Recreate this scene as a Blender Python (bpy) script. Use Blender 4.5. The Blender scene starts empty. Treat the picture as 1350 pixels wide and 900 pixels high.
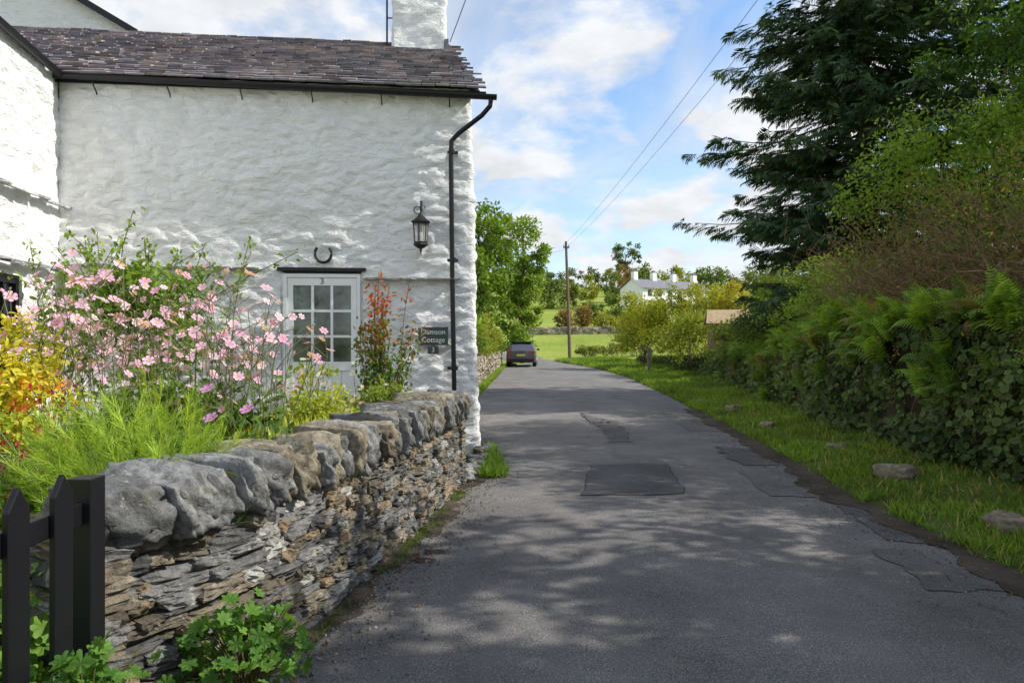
import bpy, math, random
import numpy as np
from mathutils import Vector, Matrix
rng=np.random.default_rng(7); random.seed(3)
scene=bpy.context.scene
# ------------------------------------------------------------ helpers
def h2(ix,iy,s=0.0):
    v=np.sin(ix*127.1+iy*311.7+s*74.7)*43758.5453
    return v-np.floor(v)
def vn(x,y,s=0.0):
    ix=np.floor(x);iy=np.floor(y);fx=x-ix;fy=y-iy
    fx=fx*fx*(3-2*fx);fy=fy*fy*(3-2*fy)
    return (h2(ix,iy,s)*(1-fx)+h2(ix+1,iy,s)*fx)*(1-fy)+(h2(ix,iy+1,s)*(1-fx)+h2(ix+1,iy+1,s)*fx)*fy
def fbm(x,y,s=0.0,o=4):
    r=0;a=.5
    for i in range(o):
        r=r+a*(vn(x*2**i,y*2**i,s+i)-.5)*2;a*=.5
    return r
def voro(x,y,s=0.0):
    ix=np.floor(x);iy=np.floor(y);f1=np.full(x.shape,9.);f2=np.full(x.shape,9.);cid=np.zeros(x.shape)
    for dx in(-1,0,1):
        for dy in(-1,0,1):
            cx=ix+dx;cy=iy+dy
            d=np.hypot(cx+h2(cx,cy,s)-x,cy+h2(cx,cy,s+5)-y)
            m=d<f1
            f2=np.where(m,f1,np.minimum(f2,d));cid=np.where(m,h2(cx,cy,s+9),cid);f1=np.where(m,d,f1)
    return f1,f2,cid
def sst(a,b,x):
    t=np.clip((x-a)/(b-a),0,1);return t*t*(3-2*t)
class MB:
    def __init__(s): s.V=[];s.L=[];s.S=[];s.M=[];s.C=[];s.n=0
    def add(s,V,F,mat=0,col=(1,1,1)):
        V=np.asarray(V,float).reshape(-1,3);F=np.asarray(F,dtype=np.int64)
        s.V.append(V);s.L.append((F+s.n).ravel());s.S.append(np.full(len(F),F.shape[1]));s.M.append(np.full(len(F),mat))
        c=np.asarray(col,float)
        if c.ndim==1:c=np.tile(c,(len(V),1))
        s.C.append(c);s.n+=len(V)
    def build(s,name,mats,parent=None,smooth=False,loc=None):
        me=bpy.data.meshes.new(name)
        V=np.concatenate(s.V);L=np.concatenate(s.L);S=np.concatenate(s.S);M=np.concatenate(s.M);C=np.concatenate(s.C)
        me.vertices.add(len(V));me.vertices.foreach_set('co',V.ravel())
        me.loops.add(len(L));me.loops.foreach_set('vertex_index',L.astype(np.int32))
        me.polygons.add(len(S));st=np.concatenate([[0],np.cumsum(S)[:-1]])
        me.polygons.foreach_set('loop_start',st.astype(np.int32));me.polygons.foreach_set('loop_total',S.astype(np.int32))
        me.polygons.foreach_set('material_index',M.astype(np.int32))
        me.polygons.foreach_set('use_smooth',np.full(len(S),smooth))
        a=me.attributes.new('Col','FLOAT_COLOR','POINT')
        a.data.foreach_set('color',np.hstack([C,np.ones((len(C),1))]).astype(np.float32).ravel())
        for m in mats: me.materials.append(m)
        me.update(calc_edges=True);me.validate()
        o=bpy.data.objects.new(name,me);scene.collection.objects.link(o)
        if parent:o.parent=parent
        if loc is not None:o.location=loc
        return o
def norm(a):return a/np.maximum(np.linalg.norm(a,axis=-1,keepdims=True),1e-9)
def basis(fwd,up):
    f=norm(fwd);y=norm(np.cross(up,f));z=np.cross(f,y)
    return np.stack([f,y,z],axis=-1)
def inst(mb,T,pos,R,sc,col,mat=0):
    TV,TFs,TC=T
    N=len(pos);sc=np.asarray(sc,float)
    if sc.ndim==0:sc=np.full(N,float(sc))
    V=pos[:,None,:]+np.einsum('nij,kj->nki',R,TV)*sc[:,None,None]
    col=np.asarray(col,float)
    if col.ndim==1:col=np.tile(col,(N,1))
    C=col[:,None,:]*TC[None]
    off=(np.arange(N)*len(TV))[:,None,None]
    first=True
    for F in TFs:
        FF=(np.asarray(F)[None]+off).reshape(-1,len(F[0]))
        if first:
            mb.add(V.reshape(-1,3),FF,mat,C.reshape(-1,3));base=mb.n-N*len(TV);first=False
        else:
            mb.L.append((FF+base).ravel());mb.S.append(np.full(len(FF),FF.shape[1]));mb.M.append(np.full(len(FF),mat))
def T(V,*F,C=None):
    V=np.array(V,float)
    return (V,[np.array(f) for f in F],np.ones((len(V),3)) if C is None else np.array(C,float))
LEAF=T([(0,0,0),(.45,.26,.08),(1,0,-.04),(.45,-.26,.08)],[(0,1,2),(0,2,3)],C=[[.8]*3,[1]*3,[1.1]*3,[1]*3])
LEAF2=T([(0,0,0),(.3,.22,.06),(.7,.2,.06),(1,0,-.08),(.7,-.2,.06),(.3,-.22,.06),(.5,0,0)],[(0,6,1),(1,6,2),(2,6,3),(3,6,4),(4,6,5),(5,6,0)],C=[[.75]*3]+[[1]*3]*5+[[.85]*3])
def lobed(n,depth,k=35):
    V=[(0,0,0)];C=[[.75]*3]
    for i in range(k):
        a=2*math.pi*i/k;r=(1-depth)+depth*abs(math.cos(n*a/2))
        if abs(a-math.pi)<.2:r*=.45
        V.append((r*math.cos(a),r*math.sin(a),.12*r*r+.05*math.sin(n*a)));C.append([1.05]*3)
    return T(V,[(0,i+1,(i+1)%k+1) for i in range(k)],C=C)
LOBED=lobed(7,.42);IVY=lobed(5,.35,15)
def flower(n,w,ctr):
    V=[];F3=[];C=[]
    for i in range(n):
        a=2*math.pi*i/n;ca,sa=math.cos(a),math.sin(a);b=len(V)
        for (r,t,z,c) in [(.08,0,0,.8),(.45,w*.75,.1,1),(.85,w,.22,1.1),(1,0,.2,1.15),(.85,-w,.22,1.1),(.45,-w*.75,.1,1)]:
            V.append((r*ca-t*sa,r*sa+t*ca,z+(.05 if i%2 else 0)));C.append([c]*3)
        F3+=[(b,b+1,b+2),(b,b+2,b+3),(b,b+3,b+4),(b,b+4,b+5)]
    b=len(V);V.append((0,0,.14));C.append(ctr)
    for i in range(6):
        a=i*math.pi/3;V.append((.2*math.cos(a),.2*math.sin(a),.09));C.append(ctr)
    F3+=[(b,b+1+i,b+1+(i+1)%6) for i in range(6)]
    return T(V,F3,C=C)
ANEM=flower(6,.33,[.9,1.0,.12]);DAISY=flower(9,.16,[1,.8,.1])
def fern():
    V=[];F=[];C=[];n=15
    def ctr(t):return np.array([t*.95,0,.38*math.sin(t*2.4)-.25*t*t])
    for i in range(n):
        t=(i+.6)/n;c=ctr(t);w=.21*math.sin(math.pi*min(1,(t*.8+.2)))**.8*(1.02-t)*1.5+.01
        for s in(-1,1):
            b=len(V);l=w;hw=.015
            V+= [tuple(c+np.array([-hw,0,0])),tuple(c+np.array([.10*l-hw,s*l*.5,-.01])),tuple(c+np.array([.3*l,s*l,-.08*l])),tuple(c+np.array([hw,0,0])),tuple(c+np.array([hw+.2*l,s*l*.5,-.01]))]
            F+=[(b,b+1,b+4,b+3)]
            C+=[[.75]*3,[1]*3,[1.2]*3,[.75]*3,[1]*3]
    F3=[(5*k+1,5*k+2,5*k+4) for k in range(len(V)//5)]
    return T(V,F,F3,C=C)
FERN=fern()
def spray():
    V=[];F=[];C=[];r=np.random.default_rng(3)
    for i in range(11):
        t=i/11;s=(-1)**i;b=len(V);a=s*(.6+.3*r.random());l=(.5*(1-t)+.22);x=t*.75
        dx,dy=math.cos(a)*l,math.sin(a)*l;dz=-.14*l-r.random()*.16;w=.04
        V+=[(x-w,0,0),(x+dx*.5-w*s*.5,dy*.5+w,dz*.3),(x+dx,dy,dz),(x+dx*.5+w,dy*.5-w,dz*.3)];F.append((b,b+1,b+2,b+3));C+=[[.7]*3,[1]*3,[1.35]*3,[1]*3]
    return T(V,F,C=C)
SPRAY=spray()
def feather():
    V=[];F=[];C=[];r=np.random.default_rng(4)
    for i in range(26):
        t=r.random()*.9;a=(r.random()-.5)*2.2;e=(r.random()-.3)*1.0;l=.22+.25*r.random();w=.009
        b=len(V);x=t
        V+=[(x,-w,0),(x,w,0),(x+math.cos(a)*l,math.sin(a)*l,e*l)];F.append((b,b+1,b+2));C+=[[.9]*3,[.9]*3,[1.2]*3]
    b=len(V);V+=[(0,-.012,0),(0,.012,0),(1.1,0,0)];F.append((b,b+1,b+2));C+=[[.9]*3]*3
    return T(V,F,C=C)
FEATHER=feather()
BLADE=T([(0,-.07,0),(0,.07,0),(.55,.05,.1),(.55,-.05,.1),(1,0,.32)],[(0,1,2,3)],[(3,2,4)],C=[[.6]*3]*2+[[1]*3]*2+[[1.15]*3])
def rdir(n):return norm(rng.normal(size=(n,3)))
def mixc(c1,c2,t,j=.12):
    t=np.clip(t,0,1)[:,None];c=np.array(c1)*(1-t)+np.array(c2)*t
    return np.clip(c*(1+rng.normal(size=(len(t),1))*j),.003,1)
def crown(mb,c,r,nc,nl,lr,ls,c1,c2,mat=0,tm=LEAF,hollow=.45,lo=-1):
    c=np.array(c,float);r=np.array(r,float)
    d=rdir(nc);d[:,2]=np.where(d[:,2]<lo,-d[:,2],d[:,2])
    rad=(hollow+(1-hollow)*rng.random(nc)**.6)*(.78+.34*rng.random(nc))
    cc=c+d*r*rad[:,None]
    k=np.repeat(np.arange(nc),nl);N=len(k)
    clr=lr*(.6+.8*rng.random(nc))
    o=rdir(N)*(rng.random((N,1))**.5)*clr[k][:,None];o[:,2]*=.75
    p=cc[k]+o
    out=norm(p-c)
    up=norm(np.array([0,0,1.])*.7+out*.5+rng.normal(size=(N,3))*.45)
    f=norm(out*.7+rng.normal(size=(N,3))*.7+np.array([0,0,-.25]))
    t=.6*rng.random(nc)[k]+.4*rng.random(N)
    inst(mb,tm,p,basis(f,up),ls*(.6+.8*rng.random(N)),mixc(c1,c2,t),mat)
    return cc
def tube(mb,pts,rad,sides=6,mat=0,col=(1,1,1),cap=True):
    pts=np.asarray(pts,float);n=len(pts);rad=np.broadcast_to(np.asarray(rad,float),(n,))
    tg=norm(np.gradient(pts,axis=0));ref=np.array([0,0,1.]) if abs(tg[0][2])<.9 else np.array([1.,0,0])
    V=[]
    a=np.arange(sides)*2*math.pi/sides
    for i in range(n):
        x=np.cross(ref,tg[i]);
        if np.linalg.norm(x)<1e-3:x=np.array([1.,0,0])
        x/=np.linalg.norm(x);y=np.cross(tg[i],x)
        V.append(pts[i]+rad[i]*(np.cos(a)[:,None]*x+np.sin(a)[:,None]*y))
    V=np.concatenate(V);F=[]
    for i in range(n-1):
        for j in range(sides):
            k=(j+1)%sides;F.append((i*sides+j,i*sides+k,(i+1)*sides+k,(i+1)*sides+j))
    mb.add(V,F,mat,col)
def limb(a,b,n=6,w=.12,sag=.0):
    a=np.array(a,float);b=np.array(b,float);t=np.linspace(0,1,n)[:,None];L=np.linalg.norm(b-a)
    p=a+(b-a)*t;p+=rng.normal(size=(n,3))*w*L*.25*np.sin(t*math.pi);p[:,2]+=np.sin(t[:,0]*math.pi)*sag*L
    return p
def boxV(x0,x1,y0,y1,z0,z1):
    V=[(x0,y0,z0),(x1,y0,z0),(x1,y1,z0),(x0,y1,z0),(x0,y0,z1),(x1,y0,z1),(x1,y1,z1),(x0,y1,z1)]
    F=[(0,3,2,1),(4,5,6,7),(0,1,5,4),(1,2,6,5),(2,3,7,6),(3,0,4,7)]
    return V,F
def box(mb,x0,x1,y0,y1,z0,z1,mat=0,col=(1,1,1)):
    V,F=boxV(x0,x1,y0,y1,z0,z1);mb.add(V,F,mat,col)
def boxo(name,b,m,parent=None,bev=0):
    mb=MB();box(mb,*b);o=mb.build(name,[m],parent)
    if bev:
        md=o.modifiers.new('b','BEVEL');md.width=bev;md.segments=2
    return o
def empty(name,loc=(0,0,0),rz=0):
    e=bpy.data.objects.new(name,None);e.location=loc;e.rotation_euler=(0,0,rz);scene.collection.objects.link(e);return e
def cubeT(n=3):
    idx={};V=[];F=[]
    def g(p):
        k=tuple(p)
        if k not in idx:idx[k]=len(V);V.append([2*q/n-1 for q in p])
        return idx[k]
    for ax in range(3):
        u,v=[(1,2),(2,0),(0,1)][ax]
        for side in(0,n):
            for i in range(n):
                for j in range(n):
                    q=[]
                    for(a,b)in((i,j),(i+1,j),(i+1,j+1),(i,j+1)):
                        p=[0,0,0];p[ax]=side;p[u]=a;p[v]=b;q.append(g(p))
                    F.append(q if side else q[::-1])
    return np.array(V),np.array(F)
CV,CF=cubeT(3);CV4,CF4=cubeT(5);CV9,CF9=cubeT(10)
def stone(mb,c,size,R,rnd,jit,col,mat=0,hi=False):
    V0,F0=(CV4,CF4) if hi else (CV,CF)
    sp=norm(V0)*1.15;P=V0*(1-rnd)+sp*rnd
    sk=rng.normal(size=3)*.12
    P=P.copy();P[:,0]+=P[:,2]*sk[0];P[:,2]+=P[:,0]*sk[1]*.6
    P*=1+rng.normal(size=(len(P),1))*jit
    P+=rng.normal(size=P.shape)*jit*.5
    P=P*np.array(size)/2
    mb.add(P@R.T+np.array(c),F0,mat,np.clip(np.array(col),0,1))
def rock(mb,c,size,R,rnd,amp,col,mat=0):
    sp=norm(CV9)*1.15;P=CV9*(1-rnd)+sp*rnd;sd=rng.random()*50
    sk=rng.normal(size=3)*.14
    P=P.copy();P[:,0]+=P[:,2]*sk[0];P[:,2]+=P[:,0]*sk[1]*.6+P[:,1]*sk[2]*.5
    x,y,z=P.T
    d=fbm(x*1.3+z*.9+sd,y*1.3-z*.7+sd,1)+.6*fbm(x*1.1+sd,z*2.2+y*.5,2)
    lay=np.abs((x*2.2+.5*fbm(y*1.5+sd,z*1.5,5))%1-.5)
    P=P*(1+amp*d-.07*(lay<.1))[:,None]
    P=P*np.array(size)/2
    cc=np.array(col)[None]*(1+.25*fbm(x*2+sd,y*2+z,9))[:,None]
    mb.add(P@R.T+np.array(c),CF9,mat,np.clip(cc,0,1))
def Rz(a):
    c,s=math.cos(a),math.sin(a);return np.array([[c,-s,0],[s,c,0],[0,0,1.]])
def Rx(a):
    c,s=math.cos(a),math.sin(a);return np.array([[1,0,0],[0,c,-s],[0,s,c]])
def Ry(a):
    c,s=math.cos(a),math.sin(a);return np.array([[c,0,s],[0,1,0],[-s,0,c]])
# ------------------------------------------------------------ materials
def newmat(name,base=(.5,.5,.5),rough=.7,spec=.3,metal=0):
    m=bpy.data.materials.new(name);m.use_nodes=True;nt=m.node_tree;b=nt.nodes['Principled BSDF']
    b.inputs['Base Color'].default_value=(*base,1);b.inputs['Roughness'].default_value=rough
    b.inputs['Specular IOR Level'].default_value=spec;b.inputs['Metallic'].default_value=metal
    return m,nt,b
def noise(nt,scale,detail=5,rough=.6,vec=None):
    n=nt.nodes.new('ShaderNodeTexNoise');n.inputs['Scale'].default_value=scale;n.inputs['Detail'].default_value=detail;n.inputs['Roughness'].default_value=rough
    if vec is None:
        tc=nt.nodes.new('ShaderNodeTexCoord');vec=tc.outputs['Object']
    nt.links.new(vec,n.inputs['Vector']);return n
def ramp(nt,fac,stops):
    r=nt.nodes.new('ShaderNodeValToRGB');e=r.color_ramp.elements
    while len(e)<len(stops):e.new(.5)
    for i,(p,c) in enumerate(stops):
        e[i].position=p;e[i].color=(*(c if hasattr(c,'__len__') else (c,c,c)),1)
    nt.links.new(fac,r.inputs['Fac']);return r
def mul(nt,a,b,blend='MULTIPLY',fac=1):
    m=nt.nodes.new('ShaderNodeMix');m.data_type='RGBA';m.blend_type=blend
    if hasattr(fac,'links'):nt.links.new(fac,m.inputs[0])
    else:m.inputs[0].default_value=fac
    for s,i in((a,6),(b,7)):
        if hasattr(s,'links'):nt.links.new(s,m.inputs[i])
        else:m.inputs[i].default_value=(*s,1)
    return m.outputs[2]
def bump(nt,b,h,strength,dist,prev=None):
    bm=nt.nodes.new('ShaderNodeBump');bm.inputs['Strength'].default_value=strength;bm.inputs['Distance'].default_value=dist
    nt.links.new(h,bm.inputs['Height'])
    if prev:nt.links.new(prev.outputs[0],bm.inputs['Normal'])
    nt.links.new(bm.outputs[0],b.inputs['Normal']);return bm
def folmat(name,tr=.4,rough=.5,spec=.25,tint=(1.35,1.3,1.25)):
    m,nt,b=newmat(name,rough=rough,spec=spec)
    a=nt.nodes.new('ShaderNodeAttribute');a.attribute_name='Col'
    col=mul(nt,a.outputs['Color'],tint)
    nt.links.new(col,b.inputs['Base Color'])
    t=nt.nodes.new('ShaderNodeBsdfTranslucent')
    c2=mul(nt,col,(1.45,1.3,.5));nt.links.new(c2,t.inputs['Color'])
    mx=nt.nodes.new('ShaderNodeMixShader');mx.inputs[0].default_value=tr
    nt.links.new(b.outputs[0],mx.inputs[1]);nt.links.new(t.outputs[0],mx.inputs[2])
    nt.links.new(mx.outputs[0],nt.nodes['Material Output'].inputs[0]);return m
FOL=folmat('leaves');FOLH=folmat('hedge_leaves',tint=(1.5,1.4,1.35))
PET=folmat('petals',.35,.6,.1,(1,1,1))
def attrmat(name,rough=.8,spec=.25,n1=14,n2=70,lo=.55,hi=1.35,bs=.6,bd=.01,lichen=None,lichen2=None):
    m,nt,b=newmat(name,rough=rough,spec=spec)
    a=nt.nodes.new('ShaderNodeAttribute');a.attribute_name='Col'
    n=noise(nt,n1,8,.65);r=ramp(nt,n.outputs[0],[(.3,lo),(.7,hi)])
    c=mul(nt,a.outputs['Color'],r.outputs[0])
    for li in (lichen,lichen2):
        if li:
            l=noise(nt,li[0],6,.7);lr=ramp(nt,l.outputs[0],[(li[1],0.),(li[1]+.06,li[3] if len(li)>3 else 1.)])
            c=mul(nt,c,li[2],'MIX',lr.outputs[0])
    nt.links.new(c,b.inputs['Base Color'])
    k=noise(nt,n2,8,.7);p=bump(nt,b,k.outputs[0],bs,bd)
    bump(nt,b,n.outputs[0],bs,bd*3,p)
    return m
STONE=attrmat('slate_stone',.85,.2,16,60,.45,1.45,.95,.009,(11,.59,(.42,.41,.36),.85),(5,.58,(.13,.125,.055),.6))
SLATE=attrmat('roof_slate_mat',.7,.3,6,60,.65,1.3,.5,.005,(14,.64,(.36,.33,.25)))
BARK=attrmat('bark',.9,.1,8,40,.6,1.3,.8,.02)
WOOD=attrmat('weathered_wood',.85,.1,9,40,.7,1.2,.4,.01)
def whitewash():
    m,nt,b=newmat('whitewash',rough=.75,spec=.25)
    n=noise(nt,1.3,8,.65);r=ramp(nt,n.outputs[0],[(.25,(.82,.81,.78)),(.55,(.92,.915,.9))])
    g=noise(nt,9,9,.75);gr=ramp(nt,g.outputs[0],[(.29,(.68,.67,.62)),(.41,(1,1,1))])
    nt.links.new(mul(nt,r.outputs[0],gr.outputs[0]),b.inputs['Base Color'])
    tc=nt.nodes.new('ShaderNodeTexCoord');mp=nt.nodes.new('ShaderNodeMapping');mp.inputs['Scale'].default_value=(1,1,1.9);mp.inputs['Rotation'].default_value=(0,.25,0)
    nt.links.new(tc.outputs['Object'],mp.inputs[0])
    k=noise(nt,5.5,9,.62,mp.outputs[0]);k.inputs['Distortion'].default_value=.9
    p=bump(nt,b,k.outputs[0],.85,.07)
    k2=noise(nt,45,6,.6);bump(nt,b,k2.outputs[0],.4,.006,p);return m
WHITE=whitewash()
def plain(name,c,rough=.5,spec=.4,metal=0,ns=12,var=.15):
    m,nt,b=newmat(name,c,rough,spec,metal)
    n=noise(nt,ns,5);r=ramp(nt,n.outputs[0],[(.3,1-var),(.7,1+var*.5)])
    nt.links.new(mul(nt,r.outputs[0],c),b.inputs['Base Color']);return m
BLACK=plain('black_paint',(.009,.009,.011),.42,.4)
IRON=plain('black_iron',(.012,.012,.013),.5,.4)
WPAINT=plain('white_gloss_paint',(.95,.95,.93),.4,.4,var=.03)
LEAD=plain('lead_flashing',(.16,.17,.19),.55,.4)
def glassm(name,c,rough=.06):
    m,nt,b=newmat(name,c,rough,.9)
    n=noise(nt,3,3);r=ramp(nt,n.outputs[0],[(.35,.4),(.65,1.6)]);nt.links.new(mul(nt,r.outputs[0],c),b.inputs['Base Color']);return m
GLASS=glassm('window_glass',(.11,.15,.12));DARKG=glassm('dark_glass',(.015,.018,.02))
def asphalt(name,base,spots=1.0,crack=True):
    m,nt,b=newmat(name,rough=.9,spec=.2)
    n=noise(nt,.9,9,.68);r=ramp(nt,n.outputs[0],[(.3,tuple(x*.66 for x in base)),(.7,tuple(x*1.32 for x in base))])
    f=noise(nt,170,3,.75);fr=ramp(nt,f.outputs[0],[(.35,.4),(.53,1.0),(.7,2.6*spots)])
    c=mul(nt,r.outputs[0],fr.outputs[0])
    v=nt.nodes.new('ShaderNodeTexVoronoi');v.inputs['Scale'].default_value=55
    tc=nt.nodes.new('ShaderNodeTexCoord');nt.links.new(tc.outputs['Object'],v.inputs['Vector'])
    vr=ramp(nt,v.outputs['Distance'],[(.12,(.5,.47,.42)),(.26,(0,0,0))])
    c=mul(nt,c,vr.outputs[0],'ADD',.3)
    if crack:
        w=noise(nt,1.8,5,.6);mixv=nt.nodes.new('ShaderNodeVectorMath');mixv.operation='MULTIPLY_ADD'
        mixv.inputs[1].default_value=(.9,.9,.9);nt.links.new(w.outputs['Color'],mixv.inputs[0]);nt.links.new(tc.outputs['Object'],mixv.inputs[2])
        cv=nt.nodes.new('ShaderNodeTexVoronoi');cv.feature='DISTANCE_TO_EDGE';cv.inputs['Scale'].default_value=.42;nt.links.new(mixv.outputs[0],cv.inputs['Vector'])
        cr=ramp(nt,cv.outputs['Distance'],[(.002,1.),(.008,0.)])
        k=noise(nt,.5,2);kr=ramp(nt,k.outputs[0],[(.52,0.),(.6,.5)])
        fac=mul(nt,cr.outputs[0],kr.outputs[0])
        c=mul(nt,c,(.05,.05,.045),'MIX',fac)
    nt.links.new(c,b.inputs['Base Color'])
    p=bump(nt,b,f.outputs[0],.9,.01);bump(nt,b,n.outputs[0],.6,.05,p);return m
ASPH=asphalt('asphalt',(.185,.175,.168));ASPH2=asphalt('asphalt_patch',(.122,.117,.117),.9,False);ASPH3=asphalt('asphalt_worn',(.145,.138,.133),1.1,False)
def groundm(name,stops,sc=.15,sc2=9,bs=.5,bd=.05):
    m,nt,b=newmat(name,rough=.95,spec=.1)
    n=noise(nt,sc,8,.65);r=ramp(nt,n.outputs[0],stops)
    f=noise(nt,sc2,8,.75);fr=ramp(nt,f.outputs[0],[(.3,.55),(.7,1.4)])
    nt.links.new(mul(nt,r.outputs[0],fr.outputs[0]),b.inputs['Base Color']);bump(nt,b,f.outputs[0],bs,bd);return m
GRASSM=groundm('meadow',[(.3,(.15,.21,.035)),(.5,(.25,.31,.05)),(.7,(.36,.36,.10))],.06,3)
VERGEM=groundm('verge_grass',[(.35,(.06,.075,.02)),(.6,(.10,.14,.03))],.8,30)
SOILM=groundm('soil',[(.35,(.03,.025,.014)),(.65,(.06,.055,.03))],2,25)
DIRTM=groundm('roadside_dirt',[(.35,(.05,.042,.03)),(.65,(.12,.10,.08))],2,60,.8,.02)
# ------------------------------------------------------------ terrain
ty=[-3000,58,66,80,100,120,160,200,260,400,700,3000];tz=[0,0,.5,2.0,3.6,5.2,10,15,21,28,32,32]
def TH(x,y):
    return np.interp(y,ty,tz)+ (y>62)*fbm(np.asarray(x)*.012+5,np.asarray(y)*.012,3)*np.clip((y-62)/60,0,4)
xs=np.unique(np.concatenate([np.linspace(-60,60,61),np.linspace(-400,400,81),[-3000,-2000,-1200,-700,700,1200,2000,3000]]))
ys=np.unique(np.concatenate([np.linspace(-40,140,91),np.linspace(140,700,80),[-2500,-1000,-400,-150,-80,1000,1600,2500,3500]]))
X,Y=np.meshgrid(xs,ys);Z=TH(X,Y)
mb=MB();nx=len(xs);ii=np.arange(len(ys)-1)[:,None]*nx+np.arange(nx-1)[None]
mb.add(np.stack([X,Y,Z],-1),np.stack([ii,ii+1,ii+nx+1,ii+nx],-1).reshape(-1,4));mb.build('ground',[GRASSM],smooth=True)
# road
PL=[(-2.6,-20),(-2.3,0),(-1.75,2.3),(-1.3,3.2),(-1.0,4.57),(-.65,6.9),(-.5,9.6),(-1.0,12),(-1.1,20),(-.85,30),(-.55,42),(.2,46),(1.3,51),(1.0,55),(-1,58.5),(-6,61),(-30,66)]
PR=[(3.4,-20),(3.4,0),(3.45,2.3),(3.42,3.2),(3.45,4.57),(3.5,6.9),(3.85,9.6),(4.05,12),(4.6,20),(5.2,30),(5.1,38),(4.5,46),(3.8,51),(3.3,58),(1.5,63),(-4,66.5),(-30,71)]
PL=np.array(PL,float);PR=np.array(PR,float)
def resamp(P,n):
    t=np.linspace(0,len(P)-1,n);k=np.arange(len(P));return np.stack([np.interp(t,k,P[:,0]),np.interp(t,k,P[:,1])],-1)
n=500;A=resamp(PL,n);B=resamp(PR,n)
B[:,0]+=.10*fbm(B[:,1]*1.7,B[:,1]*0,11)+.06*fbm(B[:,1]*7,B[:,1]*0,12)
w=np.linspace(0,1,13);G=A[:,None]*(1-w[None,:,None])+B[:,None]*w[None,:,None]
zz=.006+.03*np.sin(w*math.pi)[None]+0*G[...,0]
zz=zz+ .012*fbm(G[...,0]*.8,G[...,1]*.5,2)*np.sin(w*math.pi)[None]
far=TH(G[...,0],G[...,1]);zz=zz+np.maximum(far,0)*1.0+ (G[...,1]>60)*.08
mb=MB();ii=np.arange(n-1)[:,None]*13+np.arange(12)[None]
mb.add(np.concatenate([G,zz[...,None]],-1),np.stack([ii,ii+1,ii+14,ii+13],-1).reshape(-1,4))
road=mb.build('road',[ASPH],smooth=True)
def roadz(x,y):
    l=np.interp(y,PL[:13,1],PL[:13,0]);r=np.interp(y,PR[:13,1],PR[:13,0]);t=np.clip((x-l)/(r-l),0,1)
    return .006+.03*np.sin(t*math.pi)+.012*fbm(x*.8,y*.5,2)*np.sin(t*math.pi)
def patch(name,poly,m,dz=.007,seam=True,wob=.05):
    P=np.array(poly,float);k=26;u,v=np.meshgrid(np.linspace(0,1,k),np.linspace(0,1,k))
    Q=(P[0]*((1-u)*(1-v))[...,None]+P[1]*(u*(1-v))[...,None]+P[2]*(u*v)[...,None]+P[3]*((1-u)*v)[...,None])
    Q=Q+wob*np.stack([fbm(Q[...,1]*4,Q[...,0]*4,4),fbm(Q[...,0]*4,Q[...,1]*4,6)],-1)
    mb=MB();ii=np.arange(k-1)[:,None]*k+np.arange(k-1)[None];F=np.stack([ii,ii+1,ii+k+1,ii+k],-1).reshape(-1,4)
    z=roadz(Q[...,0],Q[...,1])+dz
    if seam:
        c=Q.mean((0,1));Q2=c+(Q-c)*(1+.018/np.maximum(np.abs(Q-c).max((0,1)),.1))
        mb.add(np.concatenate([Q2,(z-.003)[...,None]],-1),F,1)
    mb.add(np.concatenate([Q,z[...,None]],-1),F,0)
    return mb.build(name,[m,SEAM],smooth=True)
SEAM=asphalt('tar_seam',(.06,.06,.06),.7,False)
for p,m,sm,wb in [(([.72,6.95],[1.78,7.0],[1.98,8.75],[1.0,8.65]),ASPH2,True,.05),(([1.5,10.6],[1.9,10.5],[2.05,13.1],[1.5,15.1]),ASPH2,False,.16),
            (([2.62,6.95],[3.3,6.9],[3.4,8.4],[2.75,8.3]),ASPH3,False,.10),(([3.0,5.45],[3.3,5.4],[3.35,6.7],[3.1,6.7]),ASPH2,False,.15),
            (([2.9,8.8],[3.5,8.7],[3.6,10.0],[3.1,10.3]),ASPH2,False,.2),(([2.6,4.35],[3.15,4.3],[3.1,5.1],[2.8,5.2]),ASPH3,False,.12),
            (([3.1,12],[3.8,12.1],[3.9,15.5],[3.3,15.4]),ASPH3,False,.12)]:
    patch('road_patch',p,m,seam=sm,wob=wb)
# verge
bankP=np.array([(4.9,-12),(5.05,0),(5.1,4),(5.15,7),(5.4,11.5),(6.3,16),(6.9,19),(8,28),(8.6,36),(8.2,46)],float)
bankH=np.array([1.9,1.9,1.9,1.9,1.85,1.6,1.4,1.0,.7,.5])
def bank_at(y):return np.interp(y,bankP[:,1],bankP[:,0]),np.interp(y,bankP[:,1],bankH)
yy=np.concatenate([np.linspace(-12,20,240),np.linspace(20.3,57,130)])
R0=np.interp(yy,PR[:14,1],PR[:14,0])
bx,_=bank_at(yy)
w=np.linspace(0,1,12)
def vergez(x,y):
    r=np.interp(y,PR[:14,1],PR[:14,0]);b,_=bank_at(y);t=np.clip((x-r)/(b-r+.01),-.2,1)
    return .0+.05*sst(-.12,.1,t)+.14*t.clip(0,1)**1.5+.03*fbm(x*2,y*2,8)*t.clip(0,1)
Lx=R0-.10+.10*fbm(yy*2.3,yy*0,21)+.05*fbm(yy*9,yy*0,22)
GX=Lx[:,None]*(1-w)+(bx+.5)[:,None]*w;GY=np.repeat(yy[:,None],12,1);GZ=vergez(GX,GY);GZ[:,0]=.0
mb=MB();ii=np.arange(len(yy)-1)[:,None]*12+np.arange(11)[None]
mb.add(np.stack([GX,GY,GZ],-1),np.stack([ii,ii+1,ii+13,ii+12],-1).reshape(-1,4));mb.build('grass_verge',[VERGEM],smooth=True)
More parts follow.
